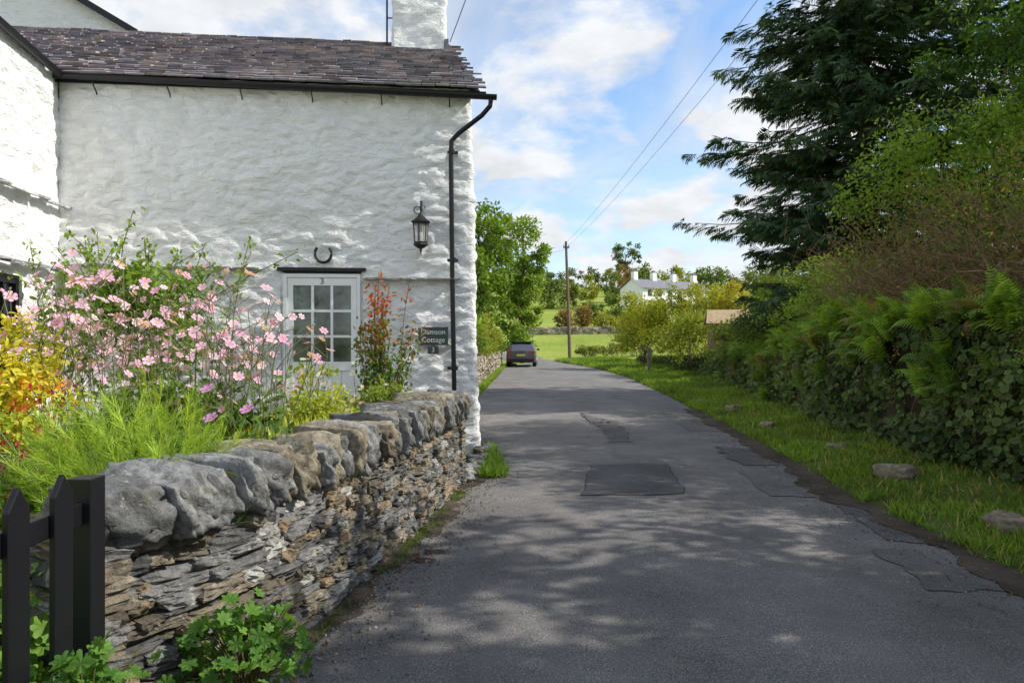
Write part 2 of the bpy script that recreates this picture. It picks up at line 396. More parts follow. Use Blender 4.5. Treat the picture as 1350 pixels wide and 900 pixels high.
# dirt strips
mb=MB();yy2=np.linspace(-3,16,240);r=np.interp(yy2,PR[:14,1],PR[:14,0])
L=r-.32-.34*fbm(yy2*1.1,yy2*0,31)-.12*fbm(yy2*6,yy2*0,32);Rr=r+.05
P0=np.stack([L,yy2,roadz(L,yy2)+.011],-1);P1=np.stack([Rr,yy2,roadz(Rr,yy2)+.02],-1)
V=np.stack([P0,P1],1).reshape(-1,3);i=np.arange(len(yy2)-1)*2
mb.add(V,np.stack([i,i+1,i+3,i+2],-1));mb.build('dirt_edge',[DIRTM],smooth=True)
mb=MB();P=resamp(PL,n)[:260];m_=(P[:,1]>-1)&(P[:,1]<9.5);P=P[m_]
i0=P[:,0]+.2+.2*fbm(P[:,1]*1.5,P[:,1]*0,41)+.09*fbm(P[:,1]*8,P[:,1]*0,42)
V=np.stack([np.stack([P[:,0]-.25,P[:,1],0*i0+.05],-1),np.stack([i0,P[:,1],roadz(i0,P[:,1])+.005],-1)],1).reshape(-1,3)
i=np.arange(len(P)-1)*2;mb.add(V,np.stack([i,i+1,i+3,i+2],-1));mb.build('dirt_edge',[DIRTM],smooth=True)
# pebbles / grit / litter
mb=MB();Np=9000
yv=rng.random(Np)**1.3*14+1.5;side=rng.random(Np)<.6
l=np.interp(yv,PL[:13,1],PL[:13,0]);r=np.interp(yv,PR[:13,1],PR[:13,0])
xv=np.where(side,l+.03+abs(rng.normal(size=Np))*.26,r-abs(rng.normal(size=Np))*.32)
GT=T([(0,0,.5),(.5,0,0),(0,.5,0),(-.5,0,0),(0,-.5,0)],[(0,1,2),(0,2,3),(0,3,4),(0,4,1)])
inst(mb,GT,np.stack([xv,yv,roadz(xv,yv)+.004],-1),basis(rdir(Np)*[1,1,.1],np.tile([0,0,1.],(Np,1))),.007+.02*rng.random(Np)**2,mixc((.10,.09,.08),(.36,.34,.3),rng.random(Np)))
mb.build('road_grit',[STONE])
mb=MB();Np=1100;yv=rng.random(Np)*12+1.5;l=np.interp(yv,PL[:13,1],PL[:13,0]);r=np.interp(yv,PR[:13,1],PR[:13,0]);side=rng.random(Np)<.6
xv=np.where(side,l+abs(rng.normal(size=Np))*.22,r-abs(rng.normal(size=Np))*.4)
inst(mb,LEAF,np.stack([xv,yv,roadz(xv,yv)+.014],-1),basis(rdir(Np)*[1,1,.15],norm(np.array([0,0,1.])+rng.normal(size=(Np,3))*.2)),.02+.03*rng.random(Np),mixc((.12,.06,.025),(.25,.17,.06),rng.random(Np)))
mb.build('fallen_leaves',[FOL])
# grass blades
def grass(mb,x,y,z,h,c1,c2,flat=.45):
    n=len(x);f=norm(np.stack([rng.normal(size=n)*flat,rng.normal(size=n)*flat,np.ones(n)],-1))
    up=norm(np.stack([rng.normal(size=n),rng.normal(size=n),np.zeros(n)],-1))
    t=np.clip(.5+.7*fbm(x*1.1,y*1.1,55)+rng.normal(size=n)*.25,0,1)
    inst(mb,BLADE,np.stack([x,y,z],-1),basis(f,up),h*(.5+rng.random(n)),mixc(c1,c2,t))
mb=MB();n_=105000
y_=3+rng.random(n_)**1.6*52;r=np.interp(y_,PR[:14,1],PR[:14,0]);b_,_=bank_at(y_)
x_=r-.06+.09*fbm(y_*2.3,y_*0,21)+rng.random(n_)*(b_-r+.4)
keep=(fbm(x_*2.5,y_*2.5,77)>-.28)|(x_>r+.35);x_=x_[keep];y_=y_[keep]
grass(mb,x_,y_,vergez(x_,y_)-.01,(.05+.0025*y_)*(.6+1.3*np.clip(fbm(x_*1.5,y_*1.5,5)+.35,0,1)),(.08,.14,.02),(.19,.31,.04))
n_=4000;y_=3+rng.random(n_)**1.4*40;r=np.interp(y_,PR[:14,1],PR[:14,0]);b_,_=bank_at(y_);x_=r+rng.random(n_)*(b_-r+.3)
grass(mb,x_,y_,vergez(x_,y_)-.01,.10,(.25,.2,.08),(.35,.3,.12))
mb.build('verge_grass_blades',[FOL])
# ------------------------------------------------------------ bank with ivy
yv=np.linspace(-12,46,230);bx,bh=bank_at(yv)
prof=[(-.05,-.05),(.02,.3),(.08,.6),(.14,.85),(.25,1.0),(.6,1.08),(1.4,1.1),(2.4,.9),(4.0,.2),(4.5,-.1)]
V=[]
for (dx,hz) in prof:
    V.append(np.stack([bx+dx+.16*fbm(yv*1.2,yv*0+dx*3+hz,61),yv,hz*bh+.12*fbm(yv*1.1,yv*0+dx*2,62)],-1))
V=np.stack(V,1);k=len(prof);ii=np.arange(len(yv)-1)[:,None]*k+np.arange(k-1)[None]
mb=MB();mb.add(V,np.stack([ii,ii+1,ii+k+1,ii+k],-1).reshape(-1,4));mb.build('hedge_bank',[SOILM],smooth=True)
def bank_pts(n,ya,yb,pw=1.0,tmax=.6,tmin=0.):
    y=ya+rng.random(n)**pw*(yb-ya);t=tmin+rng.random(n)*(tmax-tmin)
    b,h=bank_at(y);px=[p[0] for p in prof[:6]];pz=[p[1] for p in prof[:6]];tt=np.linspace(0,1,6)
    x=b+np.interp(t/.6,tt,px);z=np.interp(t/.6,tt,pz)*h
    bul=.26*fbm(y*1.5,z*1.7,71)+.08
    return np.stack([x-bul-.05,y,z+.02],-1),t
mb=MB()
p,t=bank_pts(40000,2,44,1.9);
gap=fbm(p[:,1]*2.2,p[:,2]*2.6,73)>-.22;p=p[gap];n_=len(p);p+=rng.normal(size=p.shape)*[.08,.05,.04]
up=norm(np.array([-1,-.15,.55])+rng.normal(size=(n_,3))*.5);f=norm(np.array([-.3,0,-1.])+rng.normal(size=(n_,3))*.6)
sz=(.028+.032*rng.random(n_))*(1+p[:,1]*.03)
tcol=.5+.9*fbm(p[:,1]*.9,p[:,2]*2,81)+rng.normal(size=n_)*.25
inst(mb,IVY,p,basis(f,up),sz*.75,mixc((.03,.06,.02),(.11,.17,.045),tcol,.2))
mb.build('ivy',[FOLH])
mb=MB()
for k in range(400):
    P,t=bank_pts(1,3.5,24,1.15,.6,[.05,.2,.3,.45][k%4]);P=P[0];P[0]-=.06
    if fbm(np.array(P[1]*.9),np.array(P[2]*1.2),75)<-.12 :continue
    nf=rng.integers(5,9)
    base=np.tile(P,(nf,1));a=rng.random(nf)*2*math.pi
    f=norm(np.stack([-.75+np.cos(a)*.55,np.sin(a)*.95,.45+rng.random(nf)*.6-.8*(rng.random(nf)<.4)],-1))
    up=norm(np.array([-.5,-.15,1.])+rng.normal(size=(nf,3))*.15)
    c=mixc((.07,.14,.018),(.20,.33,.045),np.full(nf,rng.random()),.15)
    if rng.random()<.08:c=mixc((.2,.12,.04),(.26,.18,.06),rng.random(nf))
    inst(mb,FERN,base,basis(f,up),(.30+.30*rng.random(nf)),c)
mb.build('fern',[FOLH])
mb=MB()
for k in range(320):
    P,t=bank_pts(1,3,26,1.4,.6,.2);P=P[0]
    d=np.array([-.5+rng.normal()*.2,rng.normal()*.5,.5]);L_=.25+.5*rng.random();tt=np.linspace(0,1,6)[:,None]
    q=P+d*L_*tt+np.array([0,0,-1.0])*L_*tt**2;tube(mb,q,np.linspace(.005,.002,6),3,0,np.array([.22,.13,.08])*(.5+rng.random()))
    m=8;ti=rng.integers(1,6,m);inst(mb,LEAF2,q[ti]+rng.normal(size=(m,3))*.02,basis(rdir(m),norm(np.array([-.4,-.2,.8])+rng.normal(size=(m,3))*.4)),.04+.03*rng.random(m),mixc((.05,.1,.02),(.2,.2,.05),rng.random(m)),1)
mb.build('bramble',[BARK,FOLH])
for (x,y,s) in [(4.27,7.6,.33),(4.05,5.6,.28),(4.9,15.0,.3),(4.55,12.2,.22),(4.5,9.5,.22),(4.75,17.2,.2)]:
    mb=MB();rock(mb,(x,y,float(vergez(np.array(x),np.array(y)))+s*.1),(s*1.25,s*.9,s*.6),Rz(rng.random()*3),.5,.3,(.27,.22,.16))
    mb.build('boulder',[STONE],smooth=True)
# ------------------------------------------------------------ trees/shrubs
BK=(.11,.08,.055)
def tree(name,base,h,c,r,nc,nl,lr,ls,c1,c2,tr=.18,extra=(),hollow=.45,nlimb=26):
    mb=MB();base=np.array(base,float);c=np.array(c,float)
    top=np.array([c[0],c[1],c[2]+r[2]*.6])
    tp=limb(base,top,9,.05);tp[0]=base;tube(mb,tp,np.linspace(tr,tr*.25,9),8,1,BK)
    cc=crown(mb,c,r,nc,nl,lr,ls,c1,c2,0,hollow=hollow)
    for (c_,r_,n_) in extra:
        cc=np.concatenate([cc,crown(mb,c_,r_,n_,nl,lr,ls,c1,c2,0,hollow=hollow)])
    for i in rng.choice(len(cc),min(nlimb,len(cc)),replace=False):
        q=cc[i];zt=np.clip(q[2]-np.hypot(*(q[:2]-base[:2]))*.7,base[2]+h*.12,top[2])
        s=np.array([np.interp(zt,tp[:,2],tp[:,k]) for k in range(3)])
        tube(mb,limb(s,q,6,.12,.05),np.linspace(tr*.32,.012,6),5,1,BK)
    return mb.build(name,[FOL,BARK])
tree('deciduous_tree',(-2.3,46,0),11,(-2.2,46,6.6),(2.4,2.6,4.6),75,120,.75,.30,(.06,.12,.015),(.17,.27,.035),.22)
tree('deciduous_tree',(.75,50.5,0),11.5,(.8,50.5,7.4),(2.1,2.2,4.1),62,110,.6,.27,(.08,.15,.02),(.22,.33,.05),.2,extra=[((.4,50,3.2),(1.8,1.6,2.2),26)])
tree('deciduous_tree',(-5.5,58,0),11,(-5,58,6),(4,3,4.5),60,70,1,.4,(.05,.11,.015),(.14,.23,.03),.22)
tree('ash_tree',(9.4,11.5,1.2),9,(9.4,11.2,6.7),(2.5,2.5,3.0),100,160,.52,.12,(.025,.07,.014),(.085,.165,.027),.16,hollow=.3,extra=[((10.2,11.4,9.3),(2.6,2.2,1.6),40)])
tree('ash_tree',(9.4,8.3,1.2),7,(9.0,8.2,5.4),(2.2,2.0,2.2),66,150,.5,.12,(.025,.07,.014),(.08,.15,.027),.14,hollow=.3)
tree('ash_tree',(7.9,4.0,1.2),7,(7.7,3.4,5.2),(2.2,2.6,2.1),75,130,.6,.2,(.03,.08,.014),(.09,.18,.03),.14,hollow=.2)
tree('ash_tree',(7.6,-.9,1.2),7,(7.5,-.6,5.4),(2.2,2.6,2.1),60,120,.6,.22,(.03,.08,.014),(.09,.18,.03),.14,hollow=.2)
def shrub(name,c,r,nc,nl,lr,ls,c1,c2,hollow=.3,lo=-.4,stems=10,tm=LEAF,m=None):
    mb=MB();cc=crown(mb,c,r,nc,nl,lr,ls,c1,c2,0,tm,hollow,lo)
    b=np.array([c[0],c[1],c[2]-r[2]*.95])
    for i in rng.choice(len(cc),min(stems,len(cc)),replace=False):
        tube(mb,limb(b+rng.normal(size=3)*[.15,.15,0],cc[i],5,.12,.03),np.linspace(.02,.006,5),4,1,BK)
    return mb.build(name,[m or FOLH,BARK])
shrub('hawthorn_bush',(7.5,11.0,4.3),(2.2,1.7,1.15),74,85,.42,.085,(.07,.15,.02),(.2,.31,.045))
shrub('hawthorn_bush',(6.9,9.2,2.9),(1.1,1.8,.6),24,70,.35,.08,(.04,.09,.018),(.11,.19,.035))
shrub('bramble_bush',(6.4,14.0,2.4),(.95,2.1,1.0),62,120,.3,.07,(.07,.14,.02),(.21,.32,.045))
shrub('laurel_bush',(7.3,18.5,1.9),(1.0,2.3,1.1),45,100,.4,.1,(.03,.06,.015),(.09,.15,.03))
shrub('laurel_bush',(7.9,23.5,1.5),(1.1,2.4,1.0),40,100,.4,.12,(.04,.08,.015),(.15,.2,.035))
shrub('hazel_bush',(7.9,30.5,1.6),(1.6,3.2,1.5),50,100,.5,.15,(.08,.13,.018),(.26,.31,.035))
shrub('hazel_bush',(7.4,38.5,2.2),(1.7,2.2,2.4),55,100,.5,.16,(.13,.19,.02),(.36,.38,.04))
shrub('hazel_bush',(10.0,38,2.6),(2.3,2.5,2.4),64,100,.55,.16,(.1,.16,.02),(.3,.32,.035))
shrub('golden_bush',(11.9,36,3.0),(1.4,1.5,1.9),30,100,.45,.15,(.18,.2,.02),(.38,.36,.05))
shrub('hazel_bush',(13.2,33,3.0),(2.0,2,2.2),40,100,.5,.16,(.05,.09,.015),(.14,.2,.035))
shrub('hazel_bush',(8.8,46,1.6),(1.8,2.5,1.3),40,80,.5,.2,(.1,.15,.02),(.28,.30,.04))
for x,y,h_ in((6.6,60,.9),(9.4,61,1.1),(12.4,62,1.0),(15.5,62,1.4)):
    shrub('field_hedge',(x,y,float(TH(x,y))+h_*.5),(1.8,.9,h_*.7),26,60,.4,.16,(.05,.08,.018),(.2,.22,.05))
# twiggy brown shrub
mb=MB()
for k in range(600):
    b=np.array([6.2+rng.random()*1.6,6.2+rng.random()*6.4,1.7+rng.random()*.4])
    d=norm(np.array([-.55+rng.normal()*.55,rng.normal()*.55,1.0]));Lh=.9+rng.random()*1.5
    t=np.linspace(0,1,6)[:,None];p=b+d*Lh*t+np.array([-.5,0,-.75])*(t**2)*rng.random()*.9+rng.normal(size=(6,3))*.02
    tube(mb,p,np.linspace(.008,.003,6),3,0,np.array([.3,.2,.12])*(.6+rng.random()*.8))
    for q in range(5):
        i=rng.integers(2,6);e=p[i]+rng.normal(size=3)*.22+[0,0,.08];tube(mb,np.stack([p[i],(p[i]+e)/2+rng.normal(size=3)*.02,e]),[.004,.003,.002],3,0,(.3,.19,.11))
nb=11000;pp=np.stack([5.7+rng.random(nb)*2.0,6.2+rng.random(nb)*6.4,1.9+rng.random(nb)*2.2],-1)
inst(mb,LEAF,pp,basis(rdir(nb),norm(rdir(nb)+[0,0,.8])),.05+.03*rng.random(nb),mixc((.09,.17,.025),(.25,.18,.06),rng.random(nb)**1.8),1)
mb.build('twiggy_shrub',[BARK,FOLH])
# spruce
def spruce(name,base,H,Rm,z0,dens=1.0):
    mb=MB();base=np.array(base,float);tube(mb,np.stack([base+[0,0,z] for z in np.linspace(0,H,10)]),np.linspace(.28,.03,10),9,1,BK)
    P=[];Fw=[];S=[]
    z=z0
    while z<H-.3:
        fr=(z-z0)/(H-z0);R=Rm*(1-fr**2.6)*(.82+.18*math.sin(z*2.6))+.3
        if fr<.08:R*=.75+fr*3
        for b in range(rng.integers(6,9)):
            a=rng.random()*2*math.pi;L=R*(.6+.5*rng.random());m=14;t=np.linspace(0,1,m)
            dr=.14*L+.10*rng.random()*L
            pts=base+np.stack([np.cos(a)*L*t,np.sin(a)*L*t,z+rng.random()*.2-dr*t*1.6+dr*1.0*t**3.0],-1)
            tube(mb,pts[::2],np.linspace(.035,.008,7),4,1,BK)
            side=np.array([-math.sin(a),math.cos(a),0]);fwd=np.array([math.cos(a),math.sin(a),-.15])
            nn=int((14+L*10)*dens)
            tt=.15+.85*rng.random(nn)**.8;pp=np.stack([np.interp(tt,t,pts[:,k]) for k in range(3)],-1)
            sg=rng.choice([-1,1],nn);wd=(rng.random(nn)*.42*(1.05-tt)*L)
            pp=pp+side*(sg*wd)[:,None];pp[:,2]-=wd*.35
            P.append(pp);Fw.append(fwd+side*(sg*.8)[:,None]+rng.normal(size=(nn,3))*.2+np.array([0,0,-.3]));S.append(.36+.28*rng.random(nn))
        z+=.25
    P=np.concatenate(P);Fw=norm(np.concatenate(Fw));S=np.concatenate(S);n_=len(P)
    up=norm(np.array([0,0,1.])+rng.normal(size=(n_,3))*.35)
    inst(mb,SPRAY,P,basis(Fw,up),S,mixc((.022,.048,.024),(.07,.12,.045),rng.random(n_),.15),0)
    return mb.build(name,[FOL_D,BARK])
FOL_D=folmat('needles',.2,.6,.25,(1.35,1.35,1.35))
spruce('spruce_tree',(9.8,19,0),17.5,4.5,2.6)
spruce('spruce_tree',(15,17.5,0),16,3.8,2.4,.6)
# distant woodland
mb=MB()
for (x,y,w_,h_,g) in [(8,150,6,7,0),(13,155,5,6,0),(17,150,4,8,1),(23,160,5,8,0),(28,170,6,10,2),(36,190,8,9,0),(48,200,9,8,1),(60,210,10,9,0),(74,200,10,10,0),(95,210,14,12,0),(120,230,16,12,0),(2,170,8,9,0),(-8,180,10,12,0),(-25,190,14,14,0),(45,150,5,5,1),(33,145,4,5,0),(40,112,3,4,0),(10,96,2.2,3,2),(16,93,3,2.2,0),(20,98,3,3,1),(30,104,3.5,3.5,0),(7,92,2,2.5,2),(12.5,90,3,2,1),(26,88,4,3.4,1),(13,108,2.5,3,0),(17,112,3,4,0),(23,106,3.2,3.6,0),(27.5,109,3,3.4,1),(20.5,108,2.4,3.2,1),(35,112,3,6,0)]:
    z=float(TH(np.array(float(x)),np.array(float(y))))
    cs=[((.06,.11,.03),(.16,.22,.05)),((.14,.18,.03),(.3,.32,.05)),((.15,.11,.05),(.25,.18,.08))][g]
    crown(mb,(x,y,z+h_*.5),(w_*.55,w_*.5,h_*.55),26,60,w_*.16+.3,.07*w_+.2,cs[0],cs[1],0,hollow=.3)
for x in np.arange(-60,140,6.):
    y=255+rng.normal()*8;z=float(TH(np.array(x),np.array(y)));h_=6+rng.random()*5
    crown(mb,(x,y,z+h_*.3),(4.5,4,h_*.5),16,50,1.3,.9,(.06,.1,.05),(.12,.17,.07),0,hollow=.3)
mb.build('distant_trees',[FOL])
mb=MB();crown(mb,(32,192,TH(32.,192.)+11),(4.4,4,4.0),34,70,.9,.6,(.05,.09,.04),(.13,.18,.06),0,hollow=.3);tube(mb,[(32,192,13),(32.1,192,19),(31.8,192,26)],[.5,.35,.1],6,1,BK);mb.build('parkland_tree',[FOL,BARK])
mb=MB()
for x in np.arange(2,34,.62):
    y=84+.1*x+rng.normal()*.15;z=float(TH(np.array(x),np.array(y)))
    for k in range(3):stone(mb,(x+rng.random()*.3,y,z+.12+k*.3+rng.normal()*.04),(.6+.4*rng.random(),.5,.36),Rz(rng.normal()*.2),.3,.08,np.array([.34,.29,.23])*(.5+.8*rng.random()))
mb.build('field_wall',[STONE])
# ------------------------------------------------------------ white cottages in the distance
tr_=empty('white_terrace',(22.2,116,float(TH(24.,118.))+1.7),math.radians(30))
WD=plain('distant_render',(.92,.91,.88),.8,var=.05)
mb=MB();box(mb,0,15.5,0,6,-3,4.0,0);mb.build('walls',[WD],tr_)
mb=MB();mb.add([(-.3,-.4,3.9),(15.8,-.4,3.9),(15.8,3,5.7),(-.3,3,5.7),(15.8,6.4,3.9),(-.3,6.4,3.9)],[(0,1,2,3),(3,2,4,5)],0,(.2,.2,.22));mb.add([(0,0,4),(0,3,5.6),(0,6,4)],[(0,1,2)],1,(1,1,1));mb.build('roof',[SLATE,WD],tr_)
mb=MB()
for x in(.3,4.6,9.3,14.3):box(mb,x,x+.9,2.6,3.4,5.0,6.9,0);box(mb,x+.2,x+.7,2.8,3.2,6.9,7.3,1)
mb.build('chimneys',[WD,LEAD],tr_)
mb=MB()
for x in(1.2,3.4,5.8,8.0,10.4,12.6):
    for z in(.7,2.6):box(mb,x,x+.9,-.05,.02,z,z+1.1,0)
mb.build('windows',[DARKG],tr_)
tr2=empty('white_cottage',(31.5,131,float(TH(31.,131.))+.5),math.radians(30))
mb=MB();box(mb,0,8,0,5,-3,3.4,0);mb.add([(-.3,-.3,3.3),(8.3,-.3,3.3),(8.3,2.5,5.5),(-.3,2.5,5.5),(8.3,5.3,3.3),(-.3,5.3,3.3)],[(0,1,2,3),(3,2,4,5)],1,(.18,.18,.2));box(mb,.2,1,2.1,2.9,4.6,6.6,0);box(mb,7,7.8,2.1,2.9,4.6,6.6,0)
for x in(1.5,4,6.2):box(mb,x,x+.8,-.04,.02,1.2,2.3,2)
mb.build('cottage_shell',[WD,SLATE,DARKG],tr2)
# ------------------------------------------------------------ cottage
hs=empty('cottage',(-6.0,9.04,0),math.atan2(.56,5.5))
def rub(s,z,amp=1):
    ws=s+.14*fbm(s*2,z*2,1);wz=z+.10*fbm(s*2.5,z*2.5,2)
    f1,f2,cid=voro(ws*2.7,wz*6.5,3);e=sst(0,.4,f2-f1)
    f1b,f2b,cb=voro(ws*5.5+.3,wz*12,13);e2=sst(0,.4,f2b-f1b)
    big=fbm(s*.7,z*.7,4)
    return amp*(.018*e*(.4+cid)+.007*e2*cb+.035*big+.028*fbm(s*3.1,z*5,5,5))
def wallsheet(name,st,zs,hole=None,parent=hs,batter=0):
    st=np.array(st,float);ns=len(st);nz=len(zs)
    s=st[:,4][None];Zg=np.array(zs)[:,None];d=rub(s+0*Zg,Zg+0*s)
    PX=st[:,0][None]+st[:,2][None]*d+batter*(2.2-Zg)*np.clip(st[:,5][None],0,1);PY=st[:,1][None]+st[:,3][None]*d+0*Zg
    V=np.stack([PX,PY,Zg+0*PX],-1).reshape(-1,3)
    ii=(np.arange(nz-1)[:,None]*ns+np.arange(ns-1)[None])
    F=np.stack([ii,ii+1,ii+ns+1,ii+ns],-1).reshape(-1,4)
    if hole:
        c=V[F].mean(1);sm=np.tile((st[:-1,4]+st[1:,4])/2,nz-1)
        k=np.zeros(len(F),bool)
        for(a,b,z0,z1) in hole:k|=(sm>a)&(sm<b)&(c[:,2]>z0)&(c[:,2]<z1)
        F=F[~k]
    mb=MB();mb.add(V,F);return mb.build(name,[WHITE],parent,smooth=True)
st=[(s,0,0,-1,s,s/5.5) for s in np.arange(0,5.44,.03)]
for a in np.linspace(0,math.pi/2,7)[0:]:
    st.append((5.45+.07*math.sin(a),.07-.07*math.cos(a),math.sin(a),-math.cos(a),5.45+.11*a,1))
for k in range(1,60):
    y=.07+k*.1;st.append((5.52-.105*(y-.07),y,1,-.1,5.62+y,1))
zs=np.round(np.arange(-.12,5.15,.03),4)
DH=(2.85,3.96,-.2,2.58)
wallsheet('front_wall',st,zs,[DH],batter=.022)
mb=MB();mb.add([(5.5,0,5.1),(4.9,5.9,5.1),(5.2,2.95,6.9)],[(0,1,2)]);mb.add([(4.9,5.9,0),(-6,5.9,0),(-6,5.9,5.1),(4.9,5.9,5.1)],[(0,1,2,3)]);mb.build('gable_wall',[WHITE],hs)
WH=[(.95,2.55,1.15,2.36)]
st=[]
for s in np.arange(0,6.3,.05):st.append((.0+.1*s,-s,1,0.1,s,0))
wallsheet('wing_wall',st,zs,WH)
mb=MB();mb.add([(.6,-6.2,0),(-5.6,-6.2,0),(-5.6,-6.2,5.1),(.6,-6.2,5.1)],[(0,1,2,3)]);mb.add([(.6,-6.2,5.1),(-5.6,-6.2,5.1),(-2.5,-6.2,7)],[(0,1,2)]);mb.build('wing_gable',[WHITE],hs)
def slates(name,org,ea,eb,la,lb,fn,expo=.17,seed=1):
    r=np.random.default_rng(seed);mb=MB();org=np.array(org,float);ea=np.array(ea,float);eb=norm(np.array(eb,float));ea=norm(ea);nn=np.cross(ea,eb)
    b=0
    while b<lb:
        ex=expo*(1-.35*b/lb);a=-r.random()*.2
        while a<la:
            w=.14+.2*r.random();u=[a+.006,a+w-.006]
            if fn(a+w*.8,b):
                l=min(ex*1.75,lb-b+.03);t=.014+.012*r.random();j=r.normal()*.006;bb=b+r.normal()*.008
                h0=.03+.012*r.random();V=[]
                for (aa,bv,hh) in [(u[0],bb+j,h0+t),(u[1],bb-j,h0+t+r.normal()*.003),(u[1],bb+l,t*.6),(u[0],bb+l,t*.6),(u[0],bb+j,h0-.006),(u[1],bb-j,h0-.006),(u[1],bb+l,-.005),(u[0],bb+l,-.005)]:
                    V.append(org+ea*aa+eb*bv+nn*hh)
                V=np.array(V);V[:,2]+=.03*math.sin((a+w/2)*1.1)*math.sin(min(b/lb,1)*3.1)
                c=np.array([[.25,.225,.245],[.29,.245,.265],[.22,.215,.235],[.36,.30,.28]][r.integers(4)])*(.6+.7*r.random())
                mb.add(V,[(0,1,2,3),(4,7,6,5),(0,4,5,1),(1,5,6,2),(2,6,7,3),(3,7,4,0)],0,c)
            a+=w
        b+=ex
    return mb.build(name,[SLATE],hs)
lb=math.hypot(3.12,1.9)
slates('roof_slates',(-3.2,-.17,5.07),(1,0,0),(0,3.12,1.9),9.0,lb,lambda a,b:(a-3.2< 5.68-.105*(b*.85)) and (a-3.2>-(b*.85-.15)))
slates('wing_slates',(.7,-6.3,5.07),(-.1,1,0),(-3.0,-.3,1.9),9.4,3.6,lambda a,b:a<6.1+b*.83,.2,5)
slates('back_slates',(6,6.1,5.07),(-1,0,0),(0,-3.12,1.9),14,lb,lambda a,b:a>.9,.3,6)
mb=MB()
mb.add([(5.3,2.95,6.93),(-3.2,2.95,6.93),(-6,6.1,5.03),(4.95,6.1,5.03)],[(0,1,2,3)],0)
mb.add([(0.0,-.12,5.03),(5.6,-.12,5.03),(5.28,2.95,6.93),(-2.9,2.95,6.93)],[(0,1,2,3)],0);mb.add([(.65,-6.2,5.03),(-.02,0,5.03),(-2.95,2.95,6.95),(-2.5,-6.2,6.95)],[(0,1,2,3)],0);mb.add([(-2.95,2.95,6.95),(-2.5,-6.2,6.95),(-5.8,-6.2,5.0),(-6,5.9,5.0)],[(0,1,2,3)],0)
mb.build('roof_deck',[LEAD],hs)
mb=MB()
for k in range(22):
    x=5.25-k*.4;dz=rng.normal()*.006;V=[]
    for xx in(x,x-.395):
        for a in np.linspace(-1.2,1.2,7):V.append((xx,2.95+.13*math.sin(a),6.87+.12*math.cos(a)+dz+.006*(xx==x)))
    mb.add(V,[(i,i+1,i+8,i+7) for i in range(6)],0,np.array([.26,.24,.25])*(.8+.4*rng.random()))
mb.build('ridge_tiles',[SLATE],hs,smooth=True)
def rendbox(name,x0,x1,y0,y1,z0,z1,parent):
    st=[];s=0
    for (ax,ay,bx_,by,nx_,ny) in [(x0,y0,x1,y0,0,-1),(x1,y0,x1,y1,1,0),(x1,y1,x0,y1,0,1),(x0,y1,x0,y0,-1,0)]:
        L=math.hypot(bx_-ax,by-ay)
        for q in np.linspace(.02,.98,max(3,int(L/.06))):
            st.append((ax+(bx_-ax)*q,ay+(by-ay)*q,nx_,ny,s+q*L,0))
        s+=L
    st.append(st[0]);return wallsheet(name,st,np.arange(z0,z1,.05),None,parent)
rendbox('chimney',4.2,5.1,2.45,3.2,5.9,9.6,hs)
mb=MB();box(mb,4.16,5.14,2.41,3.24,9.5,9.62,0);box(mb,4.15,5.15,2.37,2.45,6.5,6.66,1);box(mb,5.1,5.16,2.42,2.95,6.58,6.9,1)
mb.build('chimney_cap_and_flashing',[LEAD,LEAD],hs)
mb=MB();tube(mb,[(4.08,2.6,6.5),(4.08,2.6,9.4)],.018,6);tube(mb,[(4.08,2.6,7.3),(4.2,2.6,7.3)],.012,5);tube(mb,[(3.7,2.6,9.2),(4.5,2.6,9.2)],.01,5);mb.build('aerial',[IRON],hs)
mb=MB()
mb.add([(-2.0,6.6,0),(-9,6.6,0),(-9,6.6,8.7),(-2.0,6.6,8.7),(-5.5,6.6,10.6),(-2.0,14,0),(-2.0,14,8.7)],[(0,1,2,3),(0,3,6,5)],0);mb.add([(-2.0,6.6,8.7),(-9,6.6,8.7),(-5.5,6.6,10.6)],[(0,1,2)],0)
mb.add([(-1.7,6.4,8.52),(-5.5,6.4,10.72),(-5.5,14,10.72),(-1.7,14,8.52),(-9.3,6.4,8.52),(-9.3,14,8.52)],[(0,1,2,3),(1,4,5,2)],1,(.2,.19,.2))
mb.add([(-1.7,6.38,8.38),(-5.5,6.38,10.58),(-5.5,6.38,10.74),(-1.7,6.38,8.54)],[(0,1,2,3)],2)
mb.build('tall_rear_block',[WHITE,SLATE,BLACK],hs)
def halfpipe(mb,a,b,r=.06,mat=0):
    a=np.array(a,float);b=np.array(b,float);d=norm(b-a);side=norm(np.cross([0,0,1.],d))
    V=[];k=9
    for p in(a,b):
        for rr in(r,r-.008):
            for t in np.linspace(math.pi,2*math.pi,k):V.append(p+side*math.cos(t)*rr+np.array([0,0,1])*math.sin(t)*rr)
    F=[(i,i+1,2*k+i+1,2*k+i) for i in range(k-1)]+[(k+i+1,k+i,3*k+i,3*k+i+1) for i in range(k-1)]
    F+=[(i,i+1,k+i+1,k+i) for i in range(k-1)]+[(2*k+i,2*k+i+1,3*k+i+1,3*k+i) for i in range(k-1)]
    mb.add(V,F,mat)
mb=MB();halfpipe(mb,(-.02,-.17,5.08),(5.8,-.17,5.0),.06);halfpipe(mb,(.1,-.1,5.08),(.75,-6.2,5.1),.06)
for x in np.arange(.5,5.7,.93):
    tube(mb,[(x,-.17,5.02),(x,-.14,4.95),(x,-.07,4.90),(x,-.05,4.86)],.009,5)
box(mb,0,5.66,-.095,-.07,5.0,5.08)
tube(mb,[(5.72,-.17,4.95),(5.71,-.16,4.86),(5.6,-.12,4.74),(5.27,-.1,4.48),(5.18,-.1,4.38),(5.17,-.1,4.2),(5.19,-.1,2.4),(5.23,-.1,.05)],.033,12)
